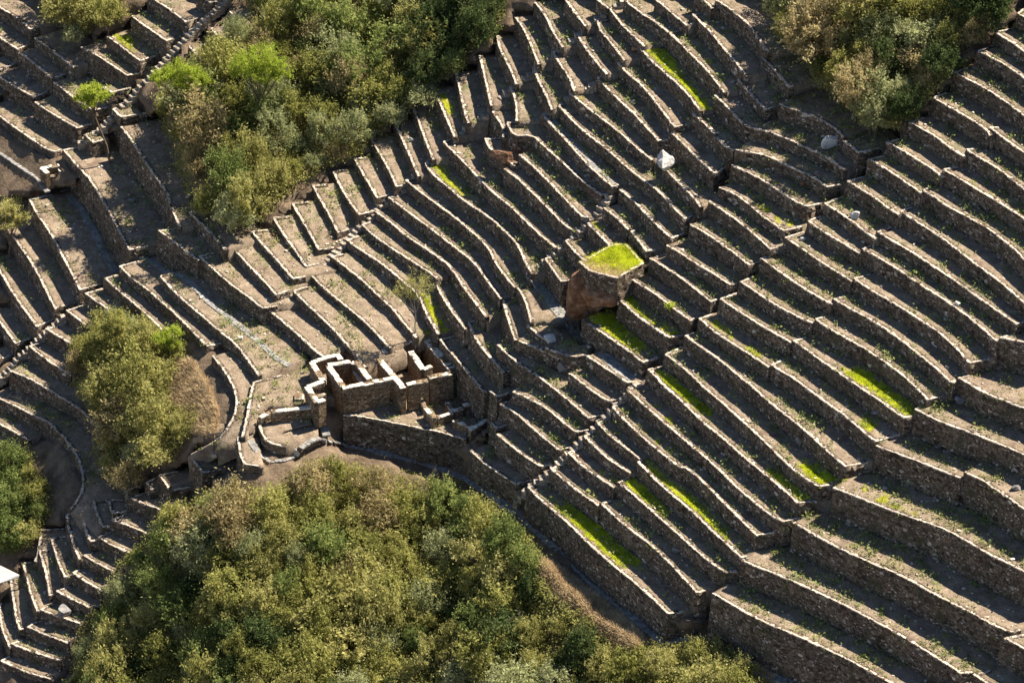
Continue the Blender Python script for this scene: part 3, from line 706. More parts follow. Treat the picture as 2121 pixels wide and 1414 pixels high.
STRAW = [VEG['drygrass'], [(345,760),(395,745),(430,790),(455,860),(440,905),(400,900),(375,850),(345,830)], [(1380,1345),(1450,1330),(1520,1350),(1600,1400),(1600,1480),(1400,1480)]]
fc_ = np.array(HF)[:, 0]; mi = np.zeros(len(HF), int); jx = gx[fc_]+RS.normal(size=len(HF))*7; jy = gy[fc_]+RS.normal(size=len(HF))*7
for P in STRAW: mi |= inpoly(jx, jy, P).astype(int)
hill.data.polygons.foreach_set('material_index', mi); tag(hill, kind='structure')
# lowest ground reaching far beyond the frame
gz = float(HV[:, 2].min())-1; gnd = mesh_obj('valley_ground', [(-900, -700, gz), (900, -700, gz), (900, 1500, gz), (-900, 1500, gz)], [(0, 1, 2, 3)], M_HILL); tag(gnd, kind='structure')

bv_s = BVHTree.FromPolygons([tuple(v) for v in np.vstack([sV, HV])], soilF+[tuple(i+len(sV) for i in f) for f in HF])
NS = len(soilF)
wf = []
for Fc, n0 in allF: wf += [tuple(i+n0 for i in f) for f in Fc]
bv_w = BVHTree.FromPolygons([tuple(v) for v in np.vstack(allV)], wf)
camv = Vector(CAM)
def hit(px, py, walls=True):
    """first surface seen through an image point: (point, normal, is_soil) or None"""
    d = Vector(ray(px, py)); d.normalize(); a = bv_s.ray_cast(camv, d)
    if a[0] is None: return None
    if walls:
        b = bv_w.ray_cast(camv, d)
        if b[0] is not None and b[3] < a[3]-.02: return (b[0], b[1], 'wall')
    return (a[0], a[1], 'soil' if a[2] < NT else 'hill')

# ---------------------------------------------------------------- flights of stone steps
def to_px(P): a, b = project(np.array([P])); return float(a[0]), float(b[0])
def stair(pts, label, step=.42, width=.85):
    px = np.array([p[0] for p in pts], float); py = np.array([p[1] for p in pts], float)
    P = at_z(px, py, F(px, py)-.45); P = resample(P, step); root = empty('stone_stairway', P[-1]); tag(root, label, 'stone steps')
    D = P[min(6, len(P)-1)]-P[0]
    for k in range(len(P)):
        if k > 95: break
        a = P[max(k-1, 0)]; b = P[min(k+1, len(P)-1)]; d = b-a; d[2] = 0; d /= max(np.linalg.norm(d), 1e-6); o = np.array([-d[1], d[0], 0])
        w = width*random.uniform(.42, .6); l = step*random.uniform(.48, .66); c = P[k]+o*random.uniform(-.06, .06); V = []
        for zz in (-.9, random.uniform(-.04, .05)):
            for s_, t_ in ((-1, -1), (1, -1), (1, 1), (-1, 1)):
                V.append(c+d*l*s_+o*w*t_+np.array([random.uniform(-.04, .04), random.uniform(-.04, .04), zz]))
        mesh_obj('step', V, BOX, M_STEP, parent=root, origin=P[-1])
    return root
def S_(pts): return [tuple(p) for p in pts]
stair([(1290,0),(1251,28),(1211,59),(1171,93),(1138,119),(1098,153),(1081,170),(1050,190),(1030,212),(1008,235),(976,252),(959,275)], 'top flight of the long central stairway, climbing right of the upper forest', .62)
stair([(912,318),(902,325),(871,354),(824,398),(791,424),(765,450),(738,477),(705,513),(666,553),(633,579),(590,625),(572,638)], 'lower flight of the long central stairway running down towards the ruin', .6)
stair([(1231,172),(1217,181),(1174,204),(1149,232)], 'short step flight above the top end of the pale slab walkway')
stair([(131,655),(86,695),(43,735),(13,771),(-10,790)], 'step flight at the left edge beside the broad left terraces', .5)
stair([(470,0),(424,40),(376,88),(330,140),(283,187),(255,218),(215,260),(167,294)], 'sunlit step flight in the top left corner behind the umbrella tree', .55)
stair([(1264,404),(1238,440),(1201,477),(1162,513),(1119,550)], 'dim step flight left above the grassy square platform', .6)
stair([(1320,795),(1290,826),(1254,862),(1198,918),(1158,958),(1125,988),(1089,1014),(1066,1044)], 'step flight in shade descending right of the ruin to the lower slab path', .6)

# ---------------------------------------------------------------- flagstone paths
def path(pts, width=.8, lo=.28, hi=.5, lift=.05, name='flagstone_path'):
    P = resample(np.array([(a, b, 0) for a, b in pts], float), 3.0)
    W3 = []
    for a, b, _ in P:
        h = hit(a, b, False)
        if h: W3.append(np.array(h[0]))
    W3 = np.array(W3); 
    if len(W3) > 6:                                    # drop jumps, smooth heights
        zc = np.array([np.median(W3[max(0, k-5):k+6, 2]) for k in range(len(W3))])
        px, py = project(W3); W3 = at_z(px, py, zc)
    W3 = np.vstack([W3[:1], W3[3:-3:4], W3[-1:]]); s = np.r_[0, np.cumsum(np.linalg.norm((W3[1:]-W3[:-1])[:, :2], axis=1))]
    V = []; Fc = []; t = 0
    Q = lambda t: np.array([np.interp(t, s, W3[:, k]) for k in range(3)])
    while t < s[-1]-.1:
        l = random.uniform(lo, hi); a = Q(t); b = Q(t+l*.92); t += l; d = b-a; L = np.hypot(d[0], d[1])
        if L < .05: continue
        o = np.array([-d[1], d[0], 0])/L; cuts = [-.5, random.uniform(-.15, .2), .5] if width > .7 and random.random() < .55 else [-.5, .5]
        for c0, c1 in zip(cuts[:-1], cuts[1:]):
            n0 = len(V); w0 = (c0+.02)*width; w1 = (c1-.02)*width*random.uniform(.9, 1.08); zz = lift+random.uniform(-.015, .03); j = lambda: np.array([random.uniform(-.04, .04), random.uniform(-.04, .04), random.uniform(-.012, .012)])
            base = [a+o*w0+j(), b+o*w0+j(), b+o*w1+j(), a+o*w1+j()]
            V += [q+np.array([0, 0, -.12]) for q in base]+[q+np.array([0, 0, zz]) for q in base]
            Fc += [tuple(i+n0 for i in f) for f in BOX]
    o = mesh_obj(name, V, Fc, M_FLAG); tag(o, kind='structure'); return o
path([(294,531),(347,563),(390,579),(429,622),(479,662),(529,701),(568,738),(600,758)], .75)
path([(132,394),(172,437),(195,480),(218,530),(241,563)], .8)
path([(0,315),(43,345),(79,368),(99,398)], .7)
path([(618,925),(650,904),(675,909),(758,927),(826,943),(894,960),(913,967),(970,990),(1019,1023),(1052,1046),(1102,1086),(1174,1152),(1195,1172),(1244,1218),(1294,1258),(1343,1301),(1376,1327),(1436,1315),(1476,1337),(1528,1367),(1575,1390),(1640,1413)], 1.35)
path([(1098,568),(1125,602),(1145,629),(1172,665),(1198,695),(1231,715),(1264,748),(1294,778),(1312,785)], 1.25, .25, .45)
path([(1137,242),(1172,281),(1211,324),(1244,360),(1274,385)], .75, .3, .6)
path([(515,908),(535,938),(561,955),(595,951),(618,938)], .7)
path([(676,902),(668,870),(664,838)], .9)

# ---------------------------------------------------------------- the ruin
ZF = float(TOP['rw'][:, 2].mean())-.05
def slabwall(p0, p1, zt, zb, th, opens=(), name='room_wall', parent=None, origin=None, top=True, mat=None):
    a = at_z(p0[0], p0[1], zt); b = at_z(p1[0], p1[1], zt); d = (b-a)[:2]; L = float(np.hypot(*d)); d = d/L; o = np.array([-d[1], d[0]])
    xs = set(np.linspace(0, L, max(2, int(L/.35)+1)).round(4)); zs = set(np.linspace(zb, zt, max(2, int((zt-zb)/.35)+1)).round(4))
    for (x0, x1, z0, z1) in opens: xs |= {round(x0, 4), round(x1, 4)}; zs |= {round(zb+z0, 4), round(zb+z1, 4)}
    xs = sorted(xs); zs = sorted(zs); idx = {}; V = []; Fc = []
    def vid(i, k, s_):
        key = (i, k, s_)
        if key not in idx:
            x, z_ = xs[i], zs[k]; p = np.array([a[0]+d[0]*x+o[0]*th*.5*s_, a[1]+d[1]*x+o[1]*th*.5*s_, z_])
            n1 = float(vnoise(p[0], p[1], p[2], .5, 11)); p[:2] += o*n1*.06*s_
            if k == len(zs)-1: p[2] += float(vnoise(p[0], p[1], p[2], .9, 12))*.2
            idx[key] = len(V); V.append(p)
        return idx[key]
    nx_, nz_ = len(xs)-1, len(zs)-1
    def solid(i, k):
        if not (0 <= i < nx_ and 0 <= k < nz_): return False
        x = (xs[i]+xs[i+1])/2; z_ = (zs[k]+zs[k+1])/2-zb
        return not any(x0 < x < x1 and z0 < z_ < z1 for (x0, x1, z0, z1) in opens)
    for i in range(nx_):
        for k in range(nz_):
            if not solid(i, k): continue
            for s_ in (-1, 1): 
                f = [vid(i, k, s_), vid(i+1, k, s_), vid(i+1, k+1, s_), vid(i, k+1, s_)]; Fc.append(tuple(f if s_ < 0 else f[::-1]))
            for (di, dk, e) in ((-1, 0, ((i, k), (i, k+1))), (1, 0, ((i+1, k+1), (i+1, k))), (0, -1, ((i+1, k), (i, k))), (0, 1, ((i, k+1), (i+1, k+1)))):
                if not solid(i+di, k+dk):
                    (i0_, k0), (i1_, k1) = e; Fc.append((vid(i0_, k0, -1), vid(i1_, k1, -1), vid(i1_, k1, 1), vid(i0_, k0, 1)))
    ob = mesh_obj(name, V, Fc, mat or M_RUIN, parent=parent, origin=origin)
    if top:                                            # flat capping slabs
        cV = []; cF = []; t = 0.0
        while t < L-.05:
            l = min(random.uniform(.3, .9), L-t); zz = random.uniform(-.03, .09)
            n0 = len(cV); q0, q1 = t, t+l-.02; t += l; w = th*.5+.02
            cr = [(q0, -w), (q1, -w), (q1, w), (q0, w)]; j = lambda: random.uniform(-.035, .035)
            base = [np.array([a[0]+d[0]*(x+j())+o[0]*(y+j()), a[1]+d[1]*(x+j())+o[1]*(y+j()), zt]) for x, y in cr]
            cV += [q+np.array([0, 0, -.1]) for q in base]+[q+np.array([0, 0, zz]) for q in base]; cF += [tuple(i+n0 for i in f) for f in BOX]
        par = ob
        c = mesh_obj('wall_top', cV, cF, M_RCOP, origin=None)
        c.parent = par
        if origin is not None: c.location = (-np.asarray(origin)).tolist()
    return ob
def rp(x, y): return R_((x, y))[0]
ro = at_z(*rp(760, 950), ZF); ruin = empty('ruined_building', ro); tag(ruin, 'roofless stone ruin of high square rooms with bright wall tops beside the plaza', 'ruin')
HB = 3.2
def rw_(a, b, h=HB, th=.56, opens=(), down=.0, name='room_wall'): return slabwall(rp(*a), rp(*b), ZF+h, ZF-down, th, opens, name, ruin, ro)
rw_((486,722), (965,628), opens=[(5.0, 5.6, .5, 1.75)])
rw_((358,520), (492,708), down=1.2)
rw_((352,512), (558,478), h=HB)
rw_((568,490), (618,492)); rw_((618,492), (735,650))
rw_((595,560), (668,672), h=HB-.9, th=.5, name='ledge_wall')
rw_((822,462), (1042,722)); rw_((842,388), (975,366), h=HB-.3); rw_((990,318), (1092,298), h=HB+.05); rw_((1094,288), (1194,268), h=HB+.25)
rw_((1228,248), (1494,565), h=HB+.15, th=.78); rw_((1075,688), (1262,650), opens=[(1.4, 1.95, .75, 1.4)]); rw_((1275,628), (1488,582), h=HB+.12)
rw_((1108,388), (1222,550), h=HB-.1, th=.6); rw_((1222,550), (1300,520), h=HB-.1, th=.5)
rw_((780,455), (815,500), h=HB-.7, th=.5)
ZA = ZF+2.5
for a, b in (((432,412), (470,462)), ((428,422), (200,482)), ((200,482), (306,655)), ((306,660), (162,712)), ((162,712), (252,850)), ((252,850), (318,822))):
    slabwall(rp(*a), rp(*b), ZA, ZF-.6, .55, (), 'annex_wall', ruin, ro)
slabwall(rp(240,800), rp(330,775), ZA-.5, ZF-.6, .4, (), 'annex_wall', ruin, ro)
enc = empty('stone_enclosure', at_z(*rp(1500,1050), ZF)); eo = np.array(enc.location); tag(enc, 'low broken stone enclosure of small cells in front of the ruin', 'ruin')
for a, b, h in (((1240,905), (1330,1008), 1.0), ((1350,988), (1495,945), 1.0), ((1440,850), (1492,938), 1.0), ((1505,925), (1580,905), 1.25), ((1585,880), (1700,852), 1.4), ((1772,888), (1882,965), 1.4), ((1878,968), (1645,1105), 1.4), ((1500,1012), (1665,1078), 1.1), ((1210,850), (1240,905), .7)):
    slabwall(rp(*a), rp(*b), ZF+h, ZF-(2.2 if a[0] > 1760 else .5), .42, (), 'cell_wall', enc, eo)
pz = float(TOP['pl1'][:, 2].mean())
for nm, a, b, h, lab in (('parapet', (1700,668), (1955,640), .85, 'short thick parapet between the plaza and the rounded bastion'),):
    o_ = at_z(*K_(a)[0], pz); r_ = empty(nm, o_); tag(r_, lab, 'parapet'); slabwall(K_(a)[0], K_(b)[0], pz+h, pz-.9, .5, (), 'wall_body', r_, o_)
    slabwall(K_((1628,705))[0], K_((1695,672))[0], pz+.3, pz-.9, .45, (), 'wall_body', r_, o_)
o_ = at_z(*rp(80,810), pz); r_ = empty('stone_bench', o_); tag(r_, 'small pale block bench against the ruin on the plaza', 'stone bench'); slabwall(rp(45,800), rp(130,800), pz+.5, pz-.2, .9, (), 'bench_block', r_, o_)
# little ruin by the left edge
kp = lambda x, y: tile(0, 315, 3.027, [(x, y)])[0]
h = hit(*kp(320, 190)); kz = h[0].z; o_ = np.array(h[0]); r_ = empty('small_ruin', o_); tag(r_, 'tiny square stone hut ruin beside the slab path at the left edge', 'ruin')
for a, b, hh in (((258,98), (372,82), 1.5), ((262,100), (300,130), 1.5), ((372,86), (385,120), 1.2), ((310,150), (385,135), .6)):
    slabwall(kp(*a), kp(*b), kz+hh, kz-1, .5, (), 'hut_wall', r_, o_)

# ---------------------------------------------------------------- square grassy platform and its rock
def dp(x, y): return D_((x, y))[0]
tz = F(*dp(1005,790))+1.9; tp = [(765,690), (830,745), (1005,790), (1170,695), (1062,577), (982,575)]
TPp = np.array([at_z(*dp(*q), tz) for q in tp]); org = TPp.mean(0); org[2] -= 2
loop = np.vstack([TPp, TPp[:1]])
V, Fc = wall_mesh(loop, 3.1, th=.3, batter=.05, wob=.09); plat = mesh_obj('stone_platform', V, Fc, M_WALL, origin=org); tag(plat, 'high square stone platform topped with yellow green grass on a brown rock', 'stone platform')
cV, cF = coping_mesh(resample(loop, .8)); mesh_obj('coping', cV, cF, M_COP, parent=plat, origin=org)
top = TPp.copy(); top[:, 2] -= .06; ctr = top.mean(0); n = len(top)
mesh_obj('soil_bed', np.vstack([top, ctr[None]]), [(k, (k+1) % n, n) for k in range(n)], M_GREENBED, parent=plat, origin=org)
import bmesh
def rock(px, py, wx, wy, h, mat, label, seed=0, name='boulder', rot=0., sink=.25, pos=None, cat='boulder', rough=.5):
    if pos is None:
        hh = hit(px, py); 
        if not hh: return
        pos = np.array(hh[0])
    bm = bmesh.new(); bmesh.ops.create_icosphere(bm, subdivisions=4, radius=1.0); V = np.array([v.co[:] for v in bm.verts])
    rs = np.random.RandomState(seed+1)
    for _ in range(14):                                 # facets: planes cut the ball
        nrm = rs.normal(size=3); nrm /= np.linalg.norm(nrm); c = rs.uniform(.4, .8); dd = V@nrm; V = V-np.maximum(dd-c, 0)[:, None]*nrm
    V += V*(vnoise(V[:, 0], V[:, 1], V[:, 2], .4, seed)*.14*rough*2+vnoise(V[:, 0], V[:, 1], V[:, 2], .14, seed+3)*.05)[:, None]
    V *= np.array([wx/2, wy/2, h/2])*1.15; c, s = math.cos(rot), math.sin(rot); V[:, :2] = V[:, :2]@np.array([[c, s], [-s, c]]); V[:, 2] += h*(.5-sink)
    fc = [[v.index for v in f.verts] for f in bm.faces]; bm.free()
    o = mesh_obj(name, V, fc, mat, smooth=False); o.location = pos; tag(o, label, cat); return o
rock(0, 0, 5.4, 4.4, 5.6, M_ROCKB, 'big rust brown rock carrying the grassy square platform', 5, pos=P3(*dp(800, 985), -.9), rot=.5, sink=.1)
rock(0, 0, 4.2, 3.6, 5.0, M_ROCKB, 'darker rock face under the right corner of the square platform', 8, pos=P3(*dp(930, 975), -.9), rot=.2, sink=.1)
rock(0, 0, 2.6, 1.7, 2.1, M_ROCKW, 'large white boulder lodged in the terrace walls of the upper middle', 3, rot=.9, sink=.15, pos=P3(1376, 343, -.1))
rock(1722, 305, 1.9, 1.4, 1.8, M_ROCKW, 'streaked pale boulder below the upper right thicket', 4, rot=.3)
rock(134, 1272, 2.3, 1.2, 1.6, M_ROCKG, 'grey slanting boulder on the lower left ridge terraces', 6, rot=1.0)
rock(1771, 452, 1.2, .9, .9, M_ROCKW, 'cream boulder on a dark terrace of the right column', 7)
rock(1045, 333, 3.0, 1.4, 1.7, M_ROCKB, 'weathered tan rock built into the short upper middle wall', 9, rot=-.5)
rock(1664, 383, 1.3, .8, .8, M_ROCKB, 'tan boulder on the shaded grass terrace below the upper right hollow', 10)
rock(1513, 350, 1.0, .9, 1.2, M_ROCKB, 'orange brown rock at a wall corner in the upper right hollow', 11)
rock(1984, 632, .8, .6, .7, M_ROCKW, 'small white rock on the weedy terrace near the right edge', 12)
rock(1139, 708, 1.6, 1.2, 1.0, M_ROCKW, 'pale rock at the bend beside the wide slab path', 13)
rock(1164, 765, 1.4, 1.0, 1.1, M_ROCKG, 'grey rock under the round wall right of the ruin', 14)
rock(2105, 1013, 1.3, .9, .6, M_ROCKG, 'pale grey slab rock near the right edge above the big walls', 15)
rock(1990, 832, 1.3, .9, .8, M_ROCKG, 'grey rock in the gap before the lower right walls', 16)
rock(1815, 855, .9, .6, .5, M_ROCKG, 'small flat grey rock beside the brightest right hand grass strip', 17)
rock(1658, 917, .9, .6, .9, M_ROCKG, 'bluish rock against the middle wall above the lower right corner', 18)
rock(1404, 1140, 1.4, .7, .5, M_ROCKG, 'flat grey rock on bare soil in the lower middle terraces', 19)
rock(1316, 105, 1.0, .7, .9, M_ROCKB, 'tan boulder at the top end of the bright green upper terrace', 20)
rock(1431, 628, .9, .5, .5, M_ROCKG, 'small pale rock right of the grassy square platform', 21)
rock(1663, 497, .7, .5, .4, M_ROCKW, 'little cream stone on the soil of the second diagonal terrace', 22)
rock(1835, 1012, 1.0, .5, .4, M_ROCKG, 'thin slab fallen against the lower right walls', 23)
rock(615, 940, .8, .6, .9, M_ROCKW, 'white pointed stone at the end of the curved slab path', 24)
rock(850, 293, .8, .5, .6, M_ROCKW, 'white block on a narrow terrace below the upper forest', 25)
rock(568, 488, .9, .4, .35, M_ROCKB, 'reddish slab lying on a terrace under the upper forest', 26)
rock(273, 415, 1.2, .3, .3, M_ROCKG, 'fallen grey log like stone on the broad left terrace', 27)
rock(200, 1255, 1.0, .6, .5, M_ROCKG, 'bluish slab beside the grey boulder on the lower left ridge', 28)
def loose(n, seed):
    rs = np.random.RandomState(seed); V = []; Fc = []
    for _ in range(n):
        a, b = rs.uniform(-20, 2140), rs.uniform(-20, 1430); hh = hit(a, b)
        if not hh or hh[2] != 'soil': continue
        s = rs.uniform(.05, .16)*(1.8 if rs.rand() < .06 else 1); th = rs.uniform(0, 3.1); c, q = math.cos(th), math.sin(th); n0 = len(V)
        for zz in (-.03, s*rs.uniform(.4, .9)):
            for x, y in ((-1, -1), (1, -1), (1, 1), (-1, 1)):
                x, y = x*s*rs.uniform(.5, 1.1), y*s*rs.uniform(.3, .8); V.append((hh[0].x+x*c-y*q, hh[0].y+x*q+y*c, hh[0].z+zz))
        Fc += [tuple(i+n0 for i in f) for f in BOX]
    o = mesh_obj('loose_stones', V, Fc, M_COP); tag(o, 'small loose stones strewn over the terrace soil', 'stones', kind='stuff')
loose(5200, 5)

# ---------------------------------------------------------------- posts, sheet roof
def bar(a, b, r, mat, name, parent, org, n=6):
    a = np.array(a, float); b = np.array(b, float); d = b-a; d /= np.linalg.norm(d); u = np.cross(d, [0, 0, 1.0] if abs(d[2]) < .9 else [1.0, 0, 0]); u /= np.linalg.norm(u); v = np.cross(d, u)
    V = [a+(u*math.cos(t)+v*math.sin(t))*r for t in np.arange(n)*2*math.pi/n]+[b+(u*math.cos(t)+v*math.sin(t))*r*.8 for t in np.arange(n)*2*math.pi/n]
    return mesh_obj(name, V, [(k, (k+1) % n, n+(k+1) % n, n+k) for k in range(n)]+[tuple(range(n))[::-1], tuple(range(n, 2*n))], mat, parent=parent, origin=org)
def blockat(c, sx, sy, sz, mat, name, parent, org):
    V = [np.array(c)+np.array([x*sx/2*random.uniform(.9, 1.1), y*sy/2*random.uniform(.9, 1.1), z]) for z in (0, sz) for x, y in ((-1, -1), (1, -1), (1, 1), (-1, 1))]
    return mesh_obj(name, V, BOX, mat, parent=parent, origin=org)
def post(px, py, hgt, label, arm=True):
    hh = hit(px, py); p = np.array(hh[0]); r = empty('sign_post', p); tag(r, label, 'post')
    blockat(p-[0, 0, .1], .5, .45, .42, M_RCOP, 'base_block', r, p); bar(p, p+[0, 0, hgt], .045, M_POST, 'pole', r, p)
    if arm: bar(p+[-.7, -.15, hgt], p+[.75, .15, hgt+.03], .11, M_POST, 'crossbar', r, p)
post(444, 944, 2.75, 'dark post with a wide crossbar on the ridge crest platform')
post(498, 702, 1.6, 'thin post in a pale block on the terrace above the plaza', False)
post(1038, 1053, 1.6, 'thin post beside the lower slab path near the stair foot', False)
lp = lambda x, y: tile(0, 947, 3.027, [(x, y)])[0]
z0 = F(*lp(40, 740))+1.5; cs = [(lp(-70, 650), z0+.6), (lp(10, 680), z0+.35), (lp(122, 735), z0-.1), (lp(115, 752), z0-.35), (lp(-5, 788), z0-.6), (lp(-90, 770), z0-.4)]
Vt = [at_z(*p, z) for p, z in cs]; Vt = Vt+[v-np.array([0, 0, .06]) for v in Vt]; o_ = Vt[2].copy(); o_[2] -= 1.4
rf = mesh_obj('sheet_roof', Vt, [tuple(range(6))[::-1], tuple(range(6, 12))]+[(k, (k+1) % 6, 6+(k+1) % 6, 6+k) for k in range(6)], M_TARP, origin=o_); tag(rf, 'sloping white sheet roof at the left edge above the ridge steps', 'shelter roof')
for v in (Vt[2], Vt[3], Vt[4]): bar(v+[0.0, 0, -.08], v+[0, 0, -2.4], .05, M_POST, 'support_pole', rf, o_)

# ---------------------------------------------------------------- trees and bushes
def crown_quads(seed, n_cl, per, shape=(1, 1, .75), leaf=.075, low=-.25, spread=.2, spikes=0):
    rs = np.random.RandomState(seed); C = []
    lob = rs.normal(size=(10, 3)); lob[:, 2] = abs(lob[:, 2]); lob /= np.linalg.norm(lob, axis=1)[:, None]; amp = rs.uniform(-.45, .5, 10)
    while len(C) < n_cl:
        d = rs.normal(size=3); d /= np.linalg.norm(d)
        if d[2] < low: continue
        r = rs.uniform(.35, 1.0)**.55*(1+sum(a*max(0, d@l)**6 for a, l in zip(amp, lob))); C.append(d*r*np.array(shape))
    C = np.array(C); tin = rs.uniform(0, 1, n_cl); cs = rs.uniform(.35, 1.35, n_cl)
    ax = C/np.linalg.norm(C, axis=1)[:, None]+rs.normal(size=C.shape)*.5+[0, 0, .4]; ax /= np.linalg.norm(ax, axis=1)[:, None]   # sprays reach outwards
    A = np.repeat(C, per, 0)+rs.normal(size=(n_cl*per, 3))*spread*.75*np.repeat(cs, per)[:, None]+np.repeat(ax*cs[:, None], per, 0)*rs.normal(size=(n_cl*per, 1))*spread*1.5; m = len(A)
    nn = rs.normal(size=(m, 3))+np.array([.25, .1, .35]); nn /= np.linalg.norm(nn, axis=1)[:, None]; t = rs.normal(size=(m, 3))+np.repeat(ax, per, 0)*1.2; t -= (t*nn).sum(1)[:, None]*nn; t /= np.linalg.norm(t, axis=1)[:, None]; b = np.cross(nn, t)
    L = leaf*rs.uniform(.5, 1.6, m)[:, None]; Wd = L*rs.uniform(.3, .55, m)[:, None]
    Q = np.stack([A-t*L, A-b*Wd, A+t*L, A+b*Wd], 1); return Q, np.clip(np.repeat(tin, per)*.75+rs.uniform(-.1, .35, m), 0, 1)
CROWN = []
for k in range(9):
    Q, a = crown_quads(30+k, 85+6*k, 44, (1, 1, .8+.1*(k % 4)), .058 if k < 6 else .045, -.3, .10 if k % 2 else .14)
    CROWN.append(quads_obj('crown', Q, M_LEAF['olive'], attr=a).data)
for o in list(col.objects):
    if o.name.startswith('crown'): bpy.data.objects.remove(o)
def tube_chain(paths, n=5):
    V = []; Fc = []
    for P in paths:                                    # P: list of (xyz, r)
        n0 = len(V); prev = None
        for k, (p, r) in enumerate(P):
            p = np.array(p, float); q = np.array(P[min(k+1, len(P)-1)][0], float)-np.array(P[max(k-1, 0)][0], float); q /= max(np.linalg.norm(q), 1e-6)
            u = np.cross(q, [.3, .9, .1]); u /= np.linalg.norm(u); v = np.cross(q, u)
            V += [p+(u*math.cos(t)+v*math.sin(t))*r for t in np.arange(n)*2*math.pi/n]
        for k in range(len(P)-1): Fc += [(n0+k*n+i, n0+k*n+(i+1) % n, n0+(k+1)*n+(i+1) % n, n0+(k+1)*n+i) for i in range(n)]
    return V, Fc
def limbs(seed, h, n=7, spread=.8, r0=.09, up=.7):
    rs = np.random.RandomState(seed); P = [[((0, 0, -.5), r0*1.2), ((rs.uniform(-.05, .05), rs.uniform(-.05, .05), h*.3), r0), ((rs.uniform(-.1, .1), rs.uniform(-.1, .1), h*.6), r0*.6)]]
    for _ in range(n):
        th = rs.uniform(0, 6.28); s = rs.uniform(.5, 1)*spread; z = rs.uniform(.25, .55)*h
        P.append([((0, 0, z), r0*.5), ((math.cos(th)*s*.5, math.sin(th)*s*.5, z+.25*h*up), r0*.32), ((math.cos(th)*s, math.sin(th)*s, z+.45*h*up), r0*.12)])
    return P
TRUNK = []
for k in range(4):
    V, Fc = tube_chain(limbs(k, 1.0, 7, .75, .045)); me = bpy.data.meshes.new('trunk'); me.from_pydata([tuple(v) for v in V], [], Fc); me.materials.append(M_BARK); TRUNK.append(me)
def bush(x, y, r, kind, label, group, name='bush', squash=1., cat='bush'):
    p = P3(x, y, -.35); root = empty(name, p); tag(root, label, cat, group); root.rotation_euler = (0, 0, random.uniform(0, 6.28)); root.scale = (r, r*random.uniform(.85, 1.1), r*squash)
    me = random.choice(CROWN[:6] if kind not in ('grey', 'brown') else CROWN); c = bpy.data.objects.new('crown', me); col.objects.link(c); c.parent = root; c.location = (0, 0, .78)
    c.material_slots[0].link = 'OBJECT'; c.material_slots[0].material = M_LEAF[kind]
    t = bpy.data.objects.new('trunk', random.choice(TRUNK)); col.objects.link(t); t.parent = root
KW = {'upper': (('olive', .25), ('green', .24), ('grey', .27), ('gold', .16), ('brown', .08)), 'topleft': (('olive', .5), ('gold', .3), ('grey', .2)), 'gully': (('gold', .3), ('grey', .28), ('olive', .32), ('brown', .1)),
      'left': (('green', .5), ('olive', .3), ('gold', .2)), 'lower': (('olive', .36), ('gold', .28), ('brown', .14), ('green', .12), ('grey', .10)), 'topright': (('olive', .3), ('brown', .22), ('grey', .22), ('gold', .1), ('dark', .16))}
PLACE = {'upper': 'the upper forest', 'topleft': 'the small top left thicket', 'gully': 'the gully', 'left': 'the left edge thicket', 'lower': 'the lower forest', 'topright': 'the top right thicket'}
KNAME = {'olive': 'olive green', 'green': 'mid green', 'grey': 'pale grey green', 'gold': 'golden green', 'brown': 'brownish', 'dark': 'dark green'}
rs = np.random.RandomState(21)
for reg in ('upper', 'topleft', 'gully', 'left', 'lower', 'topright'):
    P = VEG[reg]; A = np.array(P); x0, y0 = A.min(0); x1, y1 = A.max(0); pts = []; D0 = {'upper': 45, 'lower': 47, 'gully': 38, 'topright': 46, 'topleft': 36, 'left': 40}[reg]
    for _ in range(6000):
        x, y = rs.uniform(max(x0, -50), min(x1, 2180)), rs.uniform(max(y0, -50), min(y1, 1475))
        if not inpoly(x, y, P) or dpoly(x, y, P) < (13 if reg != 'topright' else 18): continue
        if all((x-a)**2+((y-b)*1.25)**2 > (D0*(.8+.5*vn))**2 for a, b, vn in pts): pts.append((x, y, rs.rand()))
    pts.sort(key=lambda q: q[1]); row = []; rowsL = []
    for q in pts:
        if row and q[1]-row[0][1] > 52: rowsL.append(row); row = []
        row.append(q)
    rowsL.append(row)
    for ri, row in enumerate(rowsL):
        for ci, (x, y, vn) in enumerate(sorted(row)):
            ks, ws = zip(*KW[reg]); 
            if reg == 'upper' and x > 880 and y < 230: ks, ws = ('dark', 'green'), (.8, .2)
            if reg == 'upper' and x > 700 and y > 180: ks, ws = ('grey', 'brown', 'olive'), (.4, .35, .25)
            if reg == 'lower' and y > 1200: ks, ws = ('dark', 'olive', 'green', 'gold', 'grey'), (.14, .38, .16, .24, .08)
            kd = rs.choice(ks, p=np.array(ws)/sum(ws)); edge = min(1, dpoly(x, y, P)/45); r = (.9+1.1*edge)*rs.choice([.7, .9, 1.0, 1.15, 1.35])*rs.uniform(.92, 1.1)
            side = ordw(ci)+' from left'
            bush(x, y+16*r, r, kd, '%s bush in %s, row %s, %s' % (KNAME[kd], PLACE[reg], ordw(ri), side), 'bushes of '+PLACE[reg], squash=rs.uniform(.8, 1.45))
